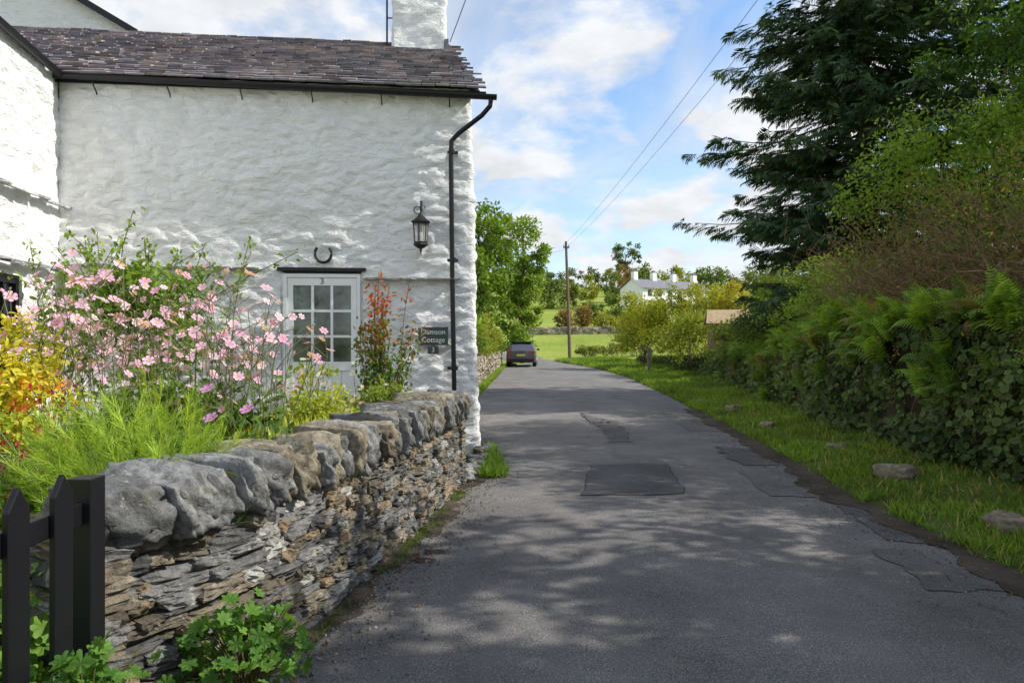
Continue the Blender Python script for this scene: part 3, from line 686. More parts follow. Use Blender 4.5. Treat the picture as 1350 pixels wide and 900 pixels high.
for z in(4.2,2.7,1.2):tube(mb,[(5.18+(4.2-z)*.012,-.1,z),(5.18+(4.2-z)*.012,-.1,z+.06)],.042,12);box(mb,5.12,5.27,-.06,-.045,z+.01,z+.05)
mb.build('gutter_and_downpipe',[BLACK],hs,smooth=False)
mb=MB()
x=.05
while x<5.2:
    w=.18+.35*rng.random();z=2.6 if x<2.9 else 2.47
    if not(2.55<x+w/2<4.02) and not(x>4.95):
        stone(mb,(x+w/2,-.06,z+rng.normal()*.008),(w,.14,.026),Rx(.15)@Ry(rng.normal()*.03),.1,.05,(.4,.4,.4))
    x+=w
for y in np.arange(.15,6,.3):
    stone(mb,(.09+.1*y,-y,3.36+rng.normal()*.01),(.10,.32,.03),Ry(.2),.1,.05,(.6,.6,.6))
    stone(mb,(.09+.1*y,-y,2.52+rng.normal()*.01),(.10,.32,.03),Ry(.2),.1,.05,(.35,.35,.35))
mb.build('slate_drips',[STONE],hs)
# door
dr=empty('door');dr.parent=hs
mb=MB();x0,x1=2.85,3.96
box(mb,x0-.02,x0+.03,.02,.35,-.1,2.6,0);box(mb,x1-.03,x1+.02,.02,.35,-.1,2.6,0);box(mb,x0-.02,x1+.02,.02,.35,2.55,2.62,1)
box(mb,x0-.04,x1+.04,-.035,.018,2.565,2.612,1)
mb.build('reveal',[WHITE,BLACK],dr)
mb=MB();a,b=x0+.035,x1-.035
box(mb,a,a+.05,.0,.12,0,2.53);box(mb,b-.05,b,.0,.12,0,2.53);box(mb,a+.05,b-.05,.0,.12,2.48,2.53)
a+=.055;b-=.055
gz0,gz1=1.32,2.37
box(mb,a,a+.075,.015,.06,.3,2.475);box(mb,b-.075,b,.015,.06,.3,2.475);box(mb,a+.075,b-.075,.015,.06,gz1,2.475);box(mb,a+.075,b-.075,.015,.06,gz0-.12,gz0)
for i in(1,2):
    xx=a+.075+(b-a-.15)*i/3;box(mb,xx-.018,xx+.018,.017,.058,gz0,gz1)
    zz_=gz0+(gz1-gz0)*i/3;box(mb,a+.075,b-.075,.019,.056,zz_-.018,zz_+.018)
for i in range(6):
    xx=a+.075+(b-a-.15)*i/6;box(mb,xx+.003,xx+(b-a-.15)/6-.003,.03,.05,.3,gz0-.12)
mb.build('door_frame',[WPAINT],dr)
mb=MB();box(mb,a+.07,b-.07,.042,.048,gz0,gz1);mb.build('door_glass',[GLASS],dr)
def text(s,size,loc,m,parent,ext=.002):
    c=bpy.data.curves.new('lettering','FONT');c.body=s;c.size=size;c.extrude=ext;c.align_x='CENTER';c.align_y='CENTER';c.space_line=.85
    o=bpy.data.objects.new('lettering',c);scene.collection.objects.link(o);c.materials.append(m);o.parent=parent;o.location=loc;o.rotation_euler=(math.pi/2,0,0);return o
text('3',.11,((x0+x1)/2,.011,2.425),IRON,dr)
CREAM=plain('cream_lettering',(.85,.83,.75),.6,var=.05)
sg=empty('house_name_sign');sg.parent=hs
SG=plain('sign_slate_green',(.06,.085,.08),.5,.4)
boxo('board',(4.72,5.13,-.1,-.075,1.55,1.80),SG,sg,.004);boxo('number_plate',(4.85,5.0,-.1,-.076,1.43,1.535),SG,sg,.004)
for z_,t_,s_ in((1.73,'Damson',.1),(1.62,'Cottage',.1),(1.483,'3',.09)):text(t_,s_,(4.925,-.103,z_),CREAM,sg)
hz=MB();pts=[]
for a in np.linspace(-2.3,2.3,19)+(-math.pi/2):pts.append((3.43+.11*math.cos(a),-.05,2.80+.12*math.sin(a)))
tube(hz,pts,.02,6);hz.build('horseshoe',[IRON],hs)
# lantern
lm=MB();lx,ly=4.76,-.24
tube(lm,[(lx,-.04,3.0),(lx,-.04,3.55)],.018,6)
tube(lm,[(lx,-.05,3.45),(lx,-.12,3.5),(lx,-.2,3.48),(lx,ly,3.40),(lx,ly,3.33)],.013,6)
sc_=[(lx,-.05-.07*math.cos(a)*k,3.28+.09*math.sin(a)*k) for a,k in zip(np.linspace(-1.5,4.5,16),np.linspace(1,.3,16))];tube(lm,sc_,.008,5)
sc_=[(lx-.05+.05*math.cos(a),-.06,3.42+.05*math.sin(a)) for a in np.linspace(0,5,10)];tube(lm,sc_,.007,5)
sc_=[(lx+.03+.03*math.cos(a),ly+.05,3.42+.03*math.sin(a)) for a in np.linspace(0,5,10)];tube(lm,sc_,.006,5)
tube(lm,[(lx,ly,3.36),(lx,ly,3.32),(lx,ly,3.30),(lx,ly,3.24),(lx,ly,3.235),(lx,ly,3.215)],[.012,.03,.045,.115,.13,.13],8)
tube(lm,[(lx,ly,2.93),(lx,ly,2.91),(lx,ly,2.87),(lx,ly,2.86),(lx,ly,2.80)],[.095,.1,.05,.018,.008],8)
for z,r in((3.2,.105),(2.94,.085)):tube(lm,[(lx,ly,z-.012),(lx,ly,z+.012)],r+.006,8)
for k in range(6):
    a=k*math.pi/3+.3;tube(lm,[(lx+.085*math.cos(a),ly+.085*math.sin(a),2.93),(lx+.105*math.cos(a),ly+.105*math.sin(a),3.21)],.007,4)
tube(lm,[(lx,ly,2.94),(lx,ly,3.08)],.022,8,1)
tube(lm,[(lx,ly,2.94),(lx,ly,3.2)],[.078,.098],12,2)
gm,nt,b=newmat('lantern_glass',(.95,.95,.9),.05,.5);b.inputs['Transmission Weight'].default_value=.85
lm.build('wall_lantern',[IRON,WPAINT,gm],hs)
wm=MB()
def wp(s,dx,z):return (.1*s+dx,-s,z)
def wbox(s0,s1,d0,d1,z0,z1,mat):
    V=[wp(s0,d0,z0),wp(s1,d0,z0),wp(s1,d1,z0),wp(s0,d1,z0),wp(s0,d0,z1),wp(s1,d0,z1),wp(s1,d1,z1),wp(s0,d1,z1)]
    wm.add(V,[(0,3,2,1),(4,5,6,7),(0,1,5,4),(1,2,6,5),(2,3,7,6),(3,0,4,7)],mat)
wbox(.93,2.57,-.12,-.05,2.28,2.38,0);wbox(.93,2.57,-.12,-.02,1.12,1.2,0);wbox(.93,1.0,-.12,-.05,1.2,2.28,0);wbox(2.5,2.57,-.12,-.05,1.2,2.28,0)
for s in(1.25,1.5,1.75,2.0,2.25):wbox(s-.015,s+.015,-.11,-.06,1.2,2.28,0)
for z in(1.56,1.92):wbox(1.0,2.5,-.105,-.065,z-.012,z+.012,0)
wbox(.95,2.55,-.095,-.09,1.15,2.3,1);wbox(.9,2.6,-.04,.1,1.06,1.12,2)
wm.build('wing_window',[BLACK,DARKG,WHITE],hs)
# ------------------------------------------------------------ drystone wall
WP=np.array([(-1.62,2.62),(-1.42,2.95),(-1.22,3.35),(-1.08,3.9),(-.95,4.57),(-.78,5.7),(-.62,6.86),(-.52,7.65)],float)
seg=np.concatenate([[0],np.cumsum(np.hypot(*np.diff(WP,axis=0).T))]);WL=seg[-1]
def wat(s):
    p=np.array([np.interp(s,seg,WP[:,0]),np.interp(s,seg,WP[:,1])]);q=np.array([np.interp(s+.05,seg,WP[:,0]),np.interp(s+.05,seg,WP[:,1])]);p0=np.array([np.interp(s-.05,seg,WP[:,0]),np.interp(s-.05,seg,WP[:,1])])
    t=(q-p0);t/=np.linalg.norm(t);return p,t,np.array([t[1],-t[0]])
def stcol():
    k=rng.random()
    if k<.52:c=np.array([.185,.18,.175])*(.45+.9*rng.random())
    elif k<.9:c=np.array([.23,.195,.145])*(.5+.8*rng.random())
    elif k<.95:c=np.array([.32,.235,.15])*(.7+.4*rng.random())
    else:c=np.array([.42,.41,.38])*(.8+.3*rng.random())
    return c
mb=MB()
z=0.0
while z<.80:
    hgt=.028+.05*rng.random();s=-.05*rng.random()
    while s<WL:
        l=.09+.22*rng.random();hh=hgt*(.75+.45*rng.random())
        p,t,nn=wat(min(s+l/2,WL));ang=math.atan2(t[1],t[0])
        off=-.12-.07*z+rng.normal()*.016;zz_=z+hgt/2+.014*math.sin((s)*2.2+z*3)
        stone(mb,(p[0]+nn[0]*off,p[1]+nn[1]*off,zz_),(l*1.0,.24,hh*1.04),Rz(ang)@Ry(rng.normal()*.06)@Rx(rng.normal()*.08),.3,.05,stcol(),0,True)
        s+=l*.97
    z+=hgt*.98
for k in range(42):
    s=rng.random()*WL;p,t,nn=wat(s);zz_=.06+rng.random()*.66;off=-.115-.07*zz_
    rock(mb,(p[0]+nn[0]*off,p[1]+nn[1]*off,zz_),(.1+.1*rng.random(),.24,.07+.06*rng.random()),Rz(math.atan2(t[1],t[0]))@Ry(rng.normal()*.2),.4,.2,[stcol(),np.array([.26,.2,.13]),np.array([.22,.19,.14])][rng.integers(3)])
for (ss,dirn) in((WL,1),(0,-1)):
    p,t,nn=wat(ss);z=0
    while z<.8:
        hgt=.03+.05*rng.random()
        for q in(.1,.3):
            c=p-nn*(q+.02)+t*dirn*(-.06+rng.normal()*.012);stone(mb,(c[0],c[1],z+hgt/2),(.2,.24,hgt),Rz(math.atan2(t[1],t[0])),.2,.06,stcol())
        z+=hgt
z=.3
while z<.8:
    hgt=.05+.05*rng.random();s=0
    while s<WL:
        l=.15+.2*rng.random();p,t,nn=wat(min(s+l/2,WL));stone(mb,(p[0]-nn[0]*.38,p[1]-nn[1]*.38,z+hgt/2),(l,.16,hgt),Rz(math.atan2(t[1],t[0])),.15,.08,stcol());s+=l
    z+=hgt
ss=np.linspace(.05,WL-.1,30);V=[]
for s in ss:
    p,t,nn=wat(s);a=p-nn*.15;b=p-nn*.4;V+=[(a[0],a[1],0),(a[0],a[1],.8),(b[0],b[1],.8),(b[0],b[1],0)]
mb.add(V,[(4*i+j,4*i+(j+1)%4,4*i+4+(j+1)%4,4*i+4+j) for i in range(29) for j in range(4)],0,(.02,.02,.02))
dw=empty('drystone_wall');mb.build('face_stones',[STONE],dw)
mb=MB();s=.03
while s<WL+.02:
    w_=.075+.085*rng.random()**1.2
    if s<.3:w_=.28
    elif s<.6:w_=.17
    p,t,nn=wat(min(s+w_/2,WL));c=p-nn*(.20+rng.normal()*.022)
    hh=.24+.09*rng.random();lean=.42+rng.normal()*.1
    if s<.3:lean=.1;hh=.26
    k=rng.random();col=np.array([.27,.27,.265])*(.55+.7*rng.random()) if k<.6 else np.array([.31,.27,.20])*(.6+.55*rng.random())
    rock(mb,(c[0],c[1],.78+hh*.40+rng.normal()*.008),(w_*1.02,.42+.10*rng.random(),hh),Rz(math.atan2(t[1],t[0])+rng.normal()*.1)@Ry(-lean),.27 if s>.3 else .4,.24,col)
    s+=w_*1.0
mb.build('coping_stones',[STONE],dw,smooth=True)
mb=MB()
for k in range(9):
    rock(mb,(-.55+.02*k+rng.normal()*.02,7.75+.22*k,.04+.05*rng.random()),(.2,.24,.15),Rz(rng.random()),.4,.25,stcol())
mb.build('footing_stones',[STONE],smooth=True)
mb=MB()
for (x,y) in((-.62,4.95),(-.58,5.15)):
    rock(mb,(x,y,.008),(.15,.1,.022),Rz(.1+rng.normal()*.2),.3,.15,(.10,.06,.05))
mb.build('brick_rubble',[STONE],smooth=True)
mb=MB()
for y in np.arange(21,42.5,.42):
    x=np.interp(y,PL[:13,1],PL[:13,0])-.35
    for k in range(8):stone(mb,(x+rng.normal()*.03,y+rng.random()*.3,.07+k*.12),(.4,.35+.25*rng.random(),.13),Rz(rng.normal()*.1),.2,.06,np.array([.36,.31,.23])*(.6+.7*rng.random()))
mb.build('roadside_wall',[STONE])
for (y,h_,c1,c2) in [(23,1.9,(.06,.12,.015),(.17,.28,.035)),(28,1.7,(.08,.13,.018),(.25,.28,.035)),(33,2.0,(.05,.1,.015),(.14,.22,.03)),(39,2.2,(.12,.15,.018),(.28,.32,.04)),(43.5,1.5,(.06,.12,.015),(.17,.25,.03))]:
    shrub('garden_hedge',(-1.75 if y<42 else -1.2,y,.6+h_*.5),(.95,2.7,h_*.55+.2),45,90,.35,.12,c1,c2)
mb=MB();n_=9000;y_=20+rng.random(n_)*26;x_=np.interp(y_,PL[:13,1],PL[:13,0])-.3+rng.random(n_)*.45
grass(mb,x_,y_,0*x_,.14,(.08,.16,.018),(.24,.36,.04));mb.build('roadside_grass',[FOL])
# ------------------------------------------------------------ garden
def soilz(x,y):return .5-.3*sst(3.6,2.2,y)
xs=np.linspace(-5.95,-.6,50);ysg=np.linspace(1.2,9.4,60);X,Y=np.meshgrid(xs,ysg)
lim=np.interp(Y,WP[:,1],WP[:,0])-.36;lim=np.where(Y<2.62,-1.66,lim);X=np.minimum(X,lim)
Z=soilz(X,Y)+.04*fbm(X*3,Y*3,6);mb=MB();ii=np.arange(59)[:,None]*50+np.arange(49)[None]
mb.add(np.stack([X,Y,Z],-1),np.stack([ii,ii+1,ii+51,ii+50],-1).reshape(-1,4));mb.build('garden_soil',[SOILM],smooth=True)
def stemline(mb,b,e,r=.004,col=(.07,.11,.03),mat=0,arch=.1):
    b=np.array(b,float);e=np.array(e,float);t=np.linspace(0,1,5)[:,None];p=b+(e-b)*t;p[:,:2]=b[:2]+(e[:2]-b[:2])*t**1.7
    p+=rng.normal(size=p.shape)*.012*np.sin(t*math.pi);tube(mb,p,np.linspace(r,r*.6,5),3,mat,col);return p
# anemones
mb=MB();FP=[];FN=[]
for k in range(135):
    y=3.9+rng.random()*1.7;xm=-.335*y
    b=np.array([xm-rng.random()**.9*1.8,y,.5])
    e=b+np.array([rng.normal()*.13,rng.normal()*.12,.78+rng.random()**.8*.66])
    p=stemline(mb,b,e,.0045,(.12,.14,.06))
    for q in range(rng.integers(3,8)):
        i=rng.integers(3,5);f=p[i]+np.array([rng.normal()*.13,rng.normal()*.12,.03+rng.random()*.24])
        tube(mb,[p[i],(p[i]+f)/2+[0,0,.02],f],.0025,3,0,(.14,.16,.07))
        if rng.random()<.66:FP.append(f);FN.append(norm(np.array([rng.normal()*.7+.2,-.45+rng.normal()*.6,.5+rng.random()*.5])))
        else:
            inst(mb,GT,f[None],basis(rdir(1),np.array([[0,0,1.]])),.022,np.array([.35,.3,.2]),0)
FP=np.array(FP);FN=np.array(FN);n_=len(FP)
inst(mb,ANEM,FP,basis(np.cross(FN,rdir(n_)),FN),.027+.013*rng.random(n_),mixc((.82,.42,.64),(.95,.70,.84),rng.random(n_),.06),1)
crown(mb,(-2.35,4.9,.8),(.8,.9,.35),70,40,.18,.09,(.04,.1,.018),(.12,.21,.04),0,LEAF2,.1,-.3)
crown(mb,(-2.35,4.8,1.1),(.8,.8,.3),40,14,.16,.07,(.06,.13,.02),(.16,.26,.05),0,LEAF2,.1,-.3)
mb.build('anemone_plant',[FOL,PET])
mb=MB();n_=700
a=rng.random(n_)*6.28;rr=np.sqrt(rng.random(n_));p=np.stack([-1.90+rr*np.cos(a)*.44,3.45+rr*np.sin(a)*.3,.5+rng.random(n_)*.80*(1-.35*rr)],-1)
f=norm(np.stack([np.cos(a)*.7*rr,np.sin(a)*.7*rr,np.ones(n_)*.8],-1)+rng.normal(size=(n_,3))*.4)
inst(mb,FEATHER,p,basis(f,rdir(n_)),.15+.13*rng.random(n_),mixc((.16,.28,.035),(.38,.52,.09),rng.random(n_)))
for k in range(26):
    b=(-1.86+rng.normal()*.15,3.45+rng.normal()*.12,.4);stemline(mb,b,(b[0]+rng.normal()*.2,b[1]+rng.normal()*.12,1.15+rng.random()*.2),.004,(.1,.2,.04))
mb.build('cosmos_foliage',[FOL])
mb=MB()
for (x,y,z) in[(-1.55,4.0,1.20),(-1.72,3.9,1.16),(-1.78,4.0,1.32)]:
    stemline(mb,(x-.1,y,.5),(x,y,z),.003);inst(mb,ANEM,np.array([[x,y,z]]),basis(np.array([[1.,0,.2]]),np.array([[.1,-.5,.8]])),.045,np.array([.78,.36,.72]),1)
mb.build('cosmos_flower',[FOL,PET])
mb=MB();crown(mb,(-3.0,4.0,1.2),(.5,.45,.62),56,75,.14,.045,(.2,.33,.03),(.62,.55,.06),0,LEAF2,.1,-.6)
crown(mb,(-2.85,3.9,1.1),(.42,.38,.45),8,22,.09,.04,(.6,.25,.03),(.7,.4,.05),0,LEAF2,.3,-.6)
n_=300;p=np.stack([-2.9+rng.normal(size=n_)*.28,3.75+rng.normal(size=n_)*.2,.65+rng.random(n_)*.75],-1)
inst(mb,LEAF,p,basis(norm(np.array([0,0,-1.])+rng.normal(size=(n_,3))*.25),rdir(n_)),.03+.015*rng.random(n_),mixc((.6,.02,.08),(.8,.06,.18),rng.random(n_)),1)
mb.build('fuchsia_shrub',[FOL,PET])
mb=MB()
for k in range(26):
    b=np.array([-2.5+rng.normal()*.18,3.45+rng.normal()*.15,.45]);e=b+[rng.normal()*.05,rng.normal()*.05,.28+rng.random()*.25];stemline(mb,b,e,.003)
    n_=26;t=rng.random(n_)[:,None];inst(mb,LEAF,b+(e-b)*(.35+.65*t),basis(rdir(n_)+[0,0,.6],rdir(n_)),.016,mixc((.5,.01,.06),(.7,.04,.14),t[:,0]),1)
crown(mb,(-2.5,3.4,.65),(.35,.3,.25),32,40,.1,.06,(.1,.2,.025),(.22,.36,.05),0,LEAF2,.1,-.5)
mb.build('persicaria_plant',[FOL,PET])
mb=MB();crown(mb,(-4.15,7.4,1.7),(1.0,.7,.85),62,60,.22,.075,(.08,.16,.025),(.22,.34,.055),0,LEAF2,.2,-.6)
for k in range(44):
    b=np.array([-4.1+rng.normal()*.4,7.4+rng.normal()*.25,1.6]);e=b+np.array([rng.normal()*.5,rng.normal()*.2,.55+rng.random()*.78]);p=stemline(mb,b,e,.007,(.1,.08,.05))
    n_=50;t=.25+.75*rng.random(n_);q=np.stack([np.interp(t*4,np.arange(5),p[:,j]) for j in range(3)],-1)+rng.normal(size=(n_,3))*.03
    inst(mb,LEAF2,q,basis(rdir(n_)+[0,0,.3],rdir(n_)*.6+[0,-.3,.8]),.045+.04*rng.random(n_),mixc((.1,.19,.025),(.26,.38,.06),rng.random(n_)))
mb.build('viburnum_shrub',[FOL])
mb=MB()
for k in range(23):
    b=np.array([-1.38+rng.normal()*.09,7.3+rng.normal()*.15,.5]);e=b+np.array([.04+rng.normal()*.17,rng.normal()*.15,.9+rng.random()*.95]);p=stemline(mb,b,e,.006,(.12,.07,.04))
    n_=80;t=.15+.85*rng.random(n_);q=np.stack([np.interp(t*4,np.arange(5),p[:,j]) for j in range(3)],-1)+rng.normal(size=(n_,3))*.045
    red=np.clip((q[:,2]-1.4)*1.1+rng.normal(size=n_)*.3,0,1)
    inst(mb,LEAF2,q,basis(rdir(n_)+[0,0,.1],rdir(n_)*.6+[0,-.3,.8]),.045+.035*rng.random(n_),mixc((.09,.18,.03),(.42,.1,.06),red))
mb.build('rose_bush',[FOL])
mb=MB()
crown(mb,(-1.68,5.85,.85),(.38,.7,.48),50,55,.14,.045,(.16,.26,.035),(.44,.46,.07),0,LEAF2,.1,-.6)
crown(mb,(-1.4,6.9,.85),(.32,.5,.42),34,50,.12,.045,(.1,.18,.025),(.28,.34,.06),0,LEAF2,.1,-.6)
crown(mb,(-1.8,4.5,.66),(.35,.6,.25),34,45,.14,.06,(.05,.11,.02),(.14,.23,.04),0,LEAF2,.1,-.6)
n_=4500;x_=-1.65+rng.normal(size=n_)*.25;y_=5.6+rng.normal(size=n_)*.6;x_=np.minimum(x_,np.interp(y_,WP[:,1],WP[:,0])-.45);grass(mb,x_,y_,.5+0*x_,.36,(.18,.28,.04),(.42,.46,.1),.3)
mb.build('border_plants',[FOL])
mb=MB()
for k in range(44):
    b=np.array([-1.7+rng.normal()*.25,6.1+rng.normal()*.4,.5]);e=b+np.array([rng.normal()*.1,rng.normal()*.1,.45+rng.random()*.5]);stemline(mb,b,e,.003)
    inst(mb,DAISY,e[None],basis(rdir(1),np.array([[0.1,-.4,.9]])),.02+.012*rng.random(),np.array([[.85,.82,.7],[.8,.5,.45]][rng.integers(2)]),1)
mb.build('daisy_plant',[FOL,PET])
def geran(name,c,r,n_,s,c1,c2):
    mb=MB();d=rdir(n_);d[:,2]=abs(d[:,2]);p=np.array(c)+d*np.array(r)*(.55+.45*rng.random((n_,1)))
    up=norm(d*.5+np.array([.15,-.35,1.])+rng.normal(size=(n_,3))*.25)
    inst(mb,LOBED,p,basis(rdir(n_),up),s*(.6+.7*rng.random(n_)),mixc(c1,c2,rng.random(n_)))
    for i in range(0,n_,2):tube(mb,[np.array(c)*[1,1,0]+rng.normal(size=3)*[.03,.03,0]+[0,0,.02],(p[i]+np.array(c))/2,p[i]],.003,3,0,(.12,.12,.04))
    return mb.build(name,[FOL])
GC=((.05,.13,.02),(.13,.26,.045));GD=((.09,.2,.03),(.22,.38,.06))
geran('geranium_plant',(-1.17,2.98,.12),(.29,.2,.40),160,.036,*GC)
geran('geranium_plant',(-1.40,2.25,.3),(.13,.17,.34),90,.036,*GC)
geran('geranium_plant',(-1.42,2.62,.05),(.13,.1,.36),40,.03,*GC)
geran('geranium_plant',(-2.05,2.75,.25),(.45,.5,.5),300,.045,*GD)
geran('geranium_plant',(-2.7,3.1,.25),(.5,.5,.55),260,.045,*GD)
geran('geranium_plant',(-1.9,2.1,.1),(.25,.45,.7),260,.042,*GD)
mb=MB();n_=1500;y_=7.9+rng.random(n_)*2.0;x_=-.36+rng.random(n_)*.28*(1-(y_-8)/3);grass(mb,x_,y_,.0*x_+.02,.11,(.06,.13,.02),(.16,.27,.04),.6)
n_=1500;sx=rng.random(n_)*WL;kp=fbm(sx*2.2,sx*0,91)>-.05;sx=sx[kp]
q=np.array([wat(v)[0]+wat(v)[2]*(.02+abs(rng.normal())*.05) for v in sx]);grass(mb,q[:,0],q[:,1],0*sx+.01,.05,(.05,.1,.02),(.13,.2,.04),.7)
mb.build('weeds',[FOL])
# ------------------------------------------------------------ black picket fence
pf=MB()
box(pf,-1.605,-1.515,2.455,2.545,0,1.105)
box(pf,-1.575,-1.545,.6,2.455,.94,1.02);box(pf,-1.575,-1.545,.6,2.455,.25,.33)
for k in range(7):
    y0=2.275-.212*k;y1=y0+.095;xa,xb=-1.544,-1.522;zt=1.15;zs_=1.08
    V=[(xa,y0,.06),(xa,y1,.06),(xa,y1,zs_),(xa,(y0+y1)/2,zt),(xa,y0,zs_),(xb,y0,.06),(xb,y1,.06),(xb,y1,zs_),(xb,(y0+y1)/2,zt),(xb,y0,zs_)]
    pf.add(V,[(0,1,6,5),(1,2,7,6),(2,3,8,7),(3,4,9,8),(4,0,5,9)],0);pf.L.append((np.array([4,3,2,1,0,5,6,7,8,9])+pf.n-10));pf.S.append(np.array([5,5]));pf.M.append(np.array([0,0]))
o=pf.build('picket_fence',[BLACK]);md=o.modifiers.new('b','BEVEL');md.width=.004;md.segments=2
# ------------------------------------------------------------ pole, wires
mb=MB();tube(mb,[(4.75,56,0),(4.6,56,5),(4.42,56,9.8)],[.15,.13,.1],9,0,(.22,.16,.11))
box(mb,4.2,4.7,55.9,56.0,9.25,9.35,0,(.1,.08,.06))
for x in(4.25,4.65):tube(mb,[(x,55.95,9.35),(x,55.95,9.5)],.04,6,0,(.1,.1,.1))
mb.build('telegraph_pole',[WOOD])
def wire(a,b,sag,r=.012):
    t=np.linspace(0,1,30)[:,None];p=np.array(a)*(1-t)+np.array(b)*t;p[:,2]-=sag*4*(t*(1-t))[:,0];mb=MB();tube(mb,p,r,4);mb.build('overhead_wire',[IRON])
wire((4.25,56,9.5),(6.4,-12,10.6),.9,.008);wire((4.65,56,9.5),(6.9,-12,10.3),.9,.008)
wire((-1.1,12.1,6.9),(.9,9.0,10.5),.1,.008);wire((-1.2,12.3,7.9),(-.2,9,8.2),.05,.008)
wire((-2.4,15,4.4),(4.42,56,9.2),.6,.01)
mb=MB();box(mb,6.35,6.47,31.9,32.02,0,1.3,0,(.25,.2,.15));box(mb,6.3,6.52,31.86,31.9,.85,1.2,0,(.25,.22,.17));mb.build('wooden_marker_post',[WOOD])
sh=empty('garden_shed',(7.6,26.2,1.3),math.radians(-12))
mb=MB()
for k in range(8):box(mb,0,1.5,-.01-.004*(k%2),.03,k*.13,k*.13+.125,0,np.array([.38,.27,.18])*(.8+.4*rng.random()))
box(mb,.02,1.48,.03,1.6,0,1.0,0,(.25,.17,.1))
mb.build('boards',[WOOD],sh)
mb=MB();mb.add([(-.15,-.15,1.0),(1.65,-.15,1.0),(1.55,.8,1.55),(-.05,.8,1.55),(1.65,1.75,1.0),(-.15,1.75,1.0)],[(0,1,2,3),(3,2,4,5)],0,(.48,.36,.22));mb.add([(0,0,1),(1.5,0,1),(.8,0.8,1.5)],[(0,1,2)],0,(.3,.2,.1))
o=mb.build('roof',[WOOD],sh);md=o.modifiers.new('s','SOLIDIFY');md.thickness=.05
# ------------------------------------------------------------ car (rear towards camera)
car=empty('parked_car',(.55,42.0,.03),math.radians(-3))
CP,nt,b=newmat('car_paint',(.05,.06,.08),.3,.5,.4);b.inputs['Coat Weight'].default_value=.7
n_=noise(nt,8,3);r_=ramp(nt,n_.outputs[0],[(.3,(.07,.085,.11)),(.7,(.09,.105,.14))]);nt.links.new(r_.outputs[0],b.inputs['Base Color'])
TY=plain('tyre',(.015,.015,.016),.85);RED=plain('tail_light',(.5,.01,.01),.2,.6);YEL=plain('number_plate_yellow',(.85,.65,.05),.4);ALU=plain('alloy',(.4,.4,.42),.3,.5,.8)
def sec(y,w,z0,zb,wt,zt):
    return [(w*.9,z0),(w,z0+.15),(w*1.0,(z0+zb)/2+.05),(w*.965,zb),(w*.94,zb+.03),((w*.94+wt)/2+.03,(zb+zt)/2),(wt,zt-.06),(wt*.75,zt),(0,zt+.02)]
stn=[(-.02,sec(0,.82,.38,.9,.7,.98)),(.08,sec(0,.9,.3,.98,.78,1.1)),(.3,sec(0,.93,.27,1.0,.72,1.36)),(.55,sec(0,.935,.25,1.0,.68,1.52)),(1.2,sec(0,.94,.25,.99,.67,1.58)),(2.2,sec(0,.94,.25,.98,.67,1.57)),(2.9,sec(0,.94,.25,.97,.66,1.42)),(3.4,sec(0,.93,.25,.96,.72,1.08)),(4.1,sec(0,.9,.27,.9,.75,.97)),(4.4,sec(0,.8,.32,.75,.65,.8))]
V=[]
for(y,s_) in stn:
    V+=[(a_,y,z_) for a_,z_ in s_]+[(-a_,y,z_) for a_,z_ in s_[::-1][1:]]
kk=17;mb=MB();V=np.array(V);Fp=[];Fg=[]
for i in range(len(stn)-1):
    for j in range(kk-1):
        f=(i*kk+j,(i+1)*kk+j,(i+1)*kk+j+1,i*kk+j+1)
        glass=(j in(4,5,10,11) and 2<=i<=6) or(j in(6,7,8,9) and i in(6,))
        (Fg if glass else Fp).append(f)
    Fp.append((i*kk,i*kk+kk-1,(i+1)*kk+kk-1,(i+1)*kk))
mb.add(V,Fp,0);mb.L.append(np.array(Fg).ravel());mb.S.append(np.full(len(Fg),4));mb.M.append(np.full(len(Fg),1))
mb.L.append(np.arange(kk)[::-1].copy());mb.S.append(np.array([kk]));mb.M.append(np.array([0]))
mb.build('body',[CP,DARKG],car,smooth=False)
mb=MB()
mb.add([(-.66,.07,1.08),(.66,.07,1.08),(.6,.47,1.47),(-.6,.47,1.47)],[(0,1,2,3)],0);box(mb,-.8,.8,-.05,.05,.3,.5,1);box(mb,-.66,.66,.35,.6,1.5,1.56,1)
mb.build('rear_window_and_bumper',[DARKG,plain('black_plastic',(.02,.02,.02),.6)],car)
mb=MB()
for s_ in(-1,1):
    box(mb,*sorted((s_*.5,s_*.88)),-.03,.2,.86,.99,0);box(mb,*sorted((s_*.55,s_*.8)),-.06,-.04,.5,.54,0)
mb.build('tail_lights',[RED],car)
mb=MB();box(mb,-.26,.26,-.045,-.02,.68,.79);mb.build('number_plate',[YEL],car)
mb=MB()
for y in(.85,3.55):
    for s_ in(-1,1):
        tube(mb,[(s_*.70,y,.34),(s_*.72,y,.34),(s_*.91,y,.34),(s_*.93,y,.34)],[.28,.34,.34,.3],20,0);tube(mb,[(s_*.90,y,.34),(s_*.945,y,.34),(s_*.946,y,.34)],[.22,.2,.001],16,1)
mb.build('wheels',[TY,ALU],car)
mb=MB()
for s_ in(-1,1):stone(mb,(s_*1.02,2.75,1.05),(.18,.12,.14),Rz(0),.4,.01,(1,1,1))
mb.build('mirrors',[CP],car)
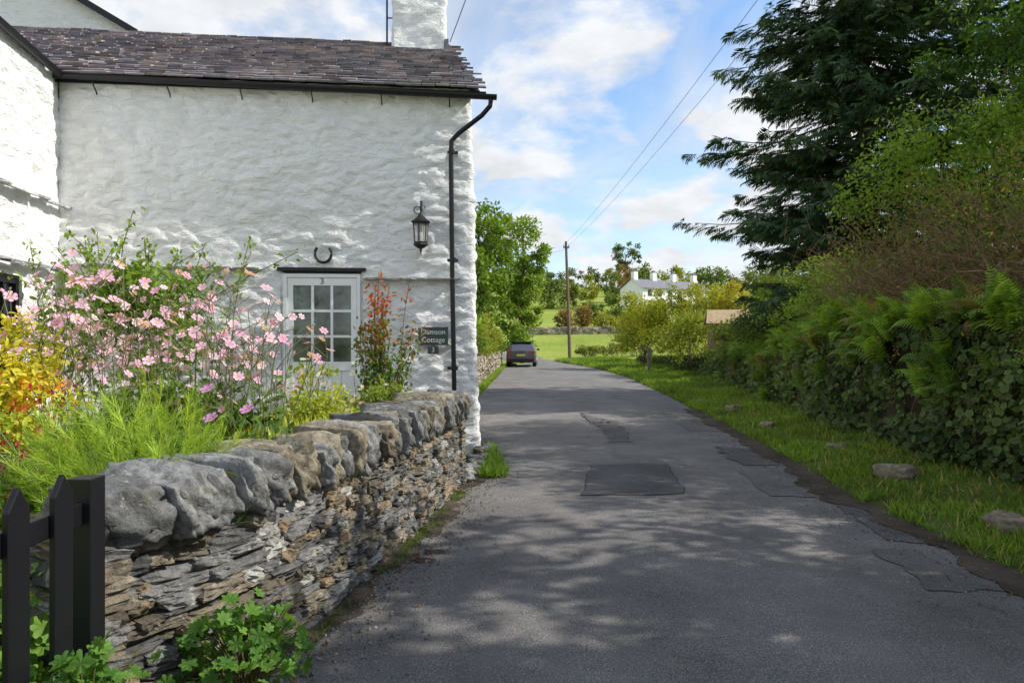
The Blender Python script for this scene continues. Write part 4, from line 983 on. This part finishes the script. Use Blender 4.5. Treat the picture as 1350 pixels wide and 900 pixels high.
# ------------------------------------------------------------ light
S=Vector((.76,.0,.645)).normalized()
sun=bpy.data.lights.new('sun','SUN');sun.energy=5.0;sun.angle=math.radians(.6);sun.color=(1,.95,.86)
so=bpy.data.objects.new('sun',sun);so.rotation_euler=S.to_track_quat('Z','Y').to_euler();so.location=(20,6,20);scene.collection.objects.link(so)
w=bpy.data.worlds.new('World');scene.world=w;w.use_nodes=True;nt=w.node_tree;bg=nt.nodes['Background'];bg.inputs['Strength'].default_value=.15
sky=nt.nodes.new('ShaderNodeTexSky');sky.sky_type='NISHITA';sky.sun_disc=False;sky.sun_elevation=math.asin(S.z);sky.sun_rotation=math.atan2(S.x,S.y);sky.air_density=1.0;sky.dust_density=.5;sky.ozone_density=1.3
tc=nt.nodes.new('ShaderNodeTexCoord');sp=nt.nodes.new('ShaderNodeSeparateXYZ');nt.links.new(tc.outputs['Generated'],sp.inputs[0])
def mth(op,a,b=None,c=None):
    m=nt.nodes.new('ShaderNodeMath');m.operation=op
    for i,v in enumerate((a,b,c)):
        if v is None:continue
        if hasattr(v,'links'):nt.links.new(v,m.inputs[i])
        else:m.inputs[i].default_value=v
    return m.outputs[0]
zc=mth('ADD',mth('MAXIMUM',sp.outputs[2],0),.28)
cb=nt.nodes.new('ShaderNodeCombineXYZ');nt.links.new(mth('DIVIDE',sp.outputs[0],zc),cb.inputs[0]);nt.links.new(mth('DIVIDE',sp.outputs[1],zc),cb.inputs[1])
n1=noise(nt,2.1,12,.55,cb.outputs[0]);n1.inputs['Distortion'].default_value=.15
mp=nt.nodes.new('ShaderNodeMapping');mp.inputs['Scale'].default_value=(1.2,.8,1);mp.inputs['Rotation'].default_value=(0,0,.9);mp.inputs['Location'].default_value=(3,1,0);nt.links.new(cb.outputs[0],mp.inputs[0])
n2=noise(nt,1.5,12,.6,mp.outputs[0]);n2.inputs['Distortion'].default_value=.5
r1=ramp(nt,n1.outputs[0],[(.45,0.),(.56,1.)]);r2=ramp(nt,n2.outputs[0],[(.40,0.),(.68,.75)])
hz_=mth('MULTIPLY',mth('SUBTRACT',1.0,mth('MINIMUM',mth('MULTIPLY',mth('MAXIMUM',sp.outputs[2],0),2.5),1.0)),.55)
mask=mth('MINIMUM',mth('ADD',mth('MAXIMUM',r1.outputs[0],r2.outputs[0]),hz_),1.0)
cl=nt.nodes.new('ShaderNodeMix');cl.data_type='RGBA';nt.links.new(mask,cl.inputs[0])
skb=mul(nt,sky.outputs[0],(1.15,1.4,1.55));nt.links.new(skb,cl.inputs[6])
cv=noise(nt,4.5,8,.6,cb.outputs[0]);cvr=ramp(nt,cv.outputs[0],[(.35,.82),(.6,1.0)])
cc_=mul(nt,cvr.outputs[0],(6.3,6.45,6.7));nt.links.new(cc_,cl.inputs[7])
nt.links.new(cl.outputs[2],bg.inputs['Color'])
cam=bpy.data.cameras.new('Camera');cam.lens=24;cam.sensor_width=36;cam.clip_end=6000;cam.clip_start=.05
co=bpy.data.objects.new('Camera',cam);co.location=(0,0,1.6);co.rotation_euler=(math.radians(90),0,0);scene.collection.objects.link(co);scene.camera=co
scene.view_settings.view_transform='Standard';scene.view_settings.look='None';scene.view_settings.exposure=0
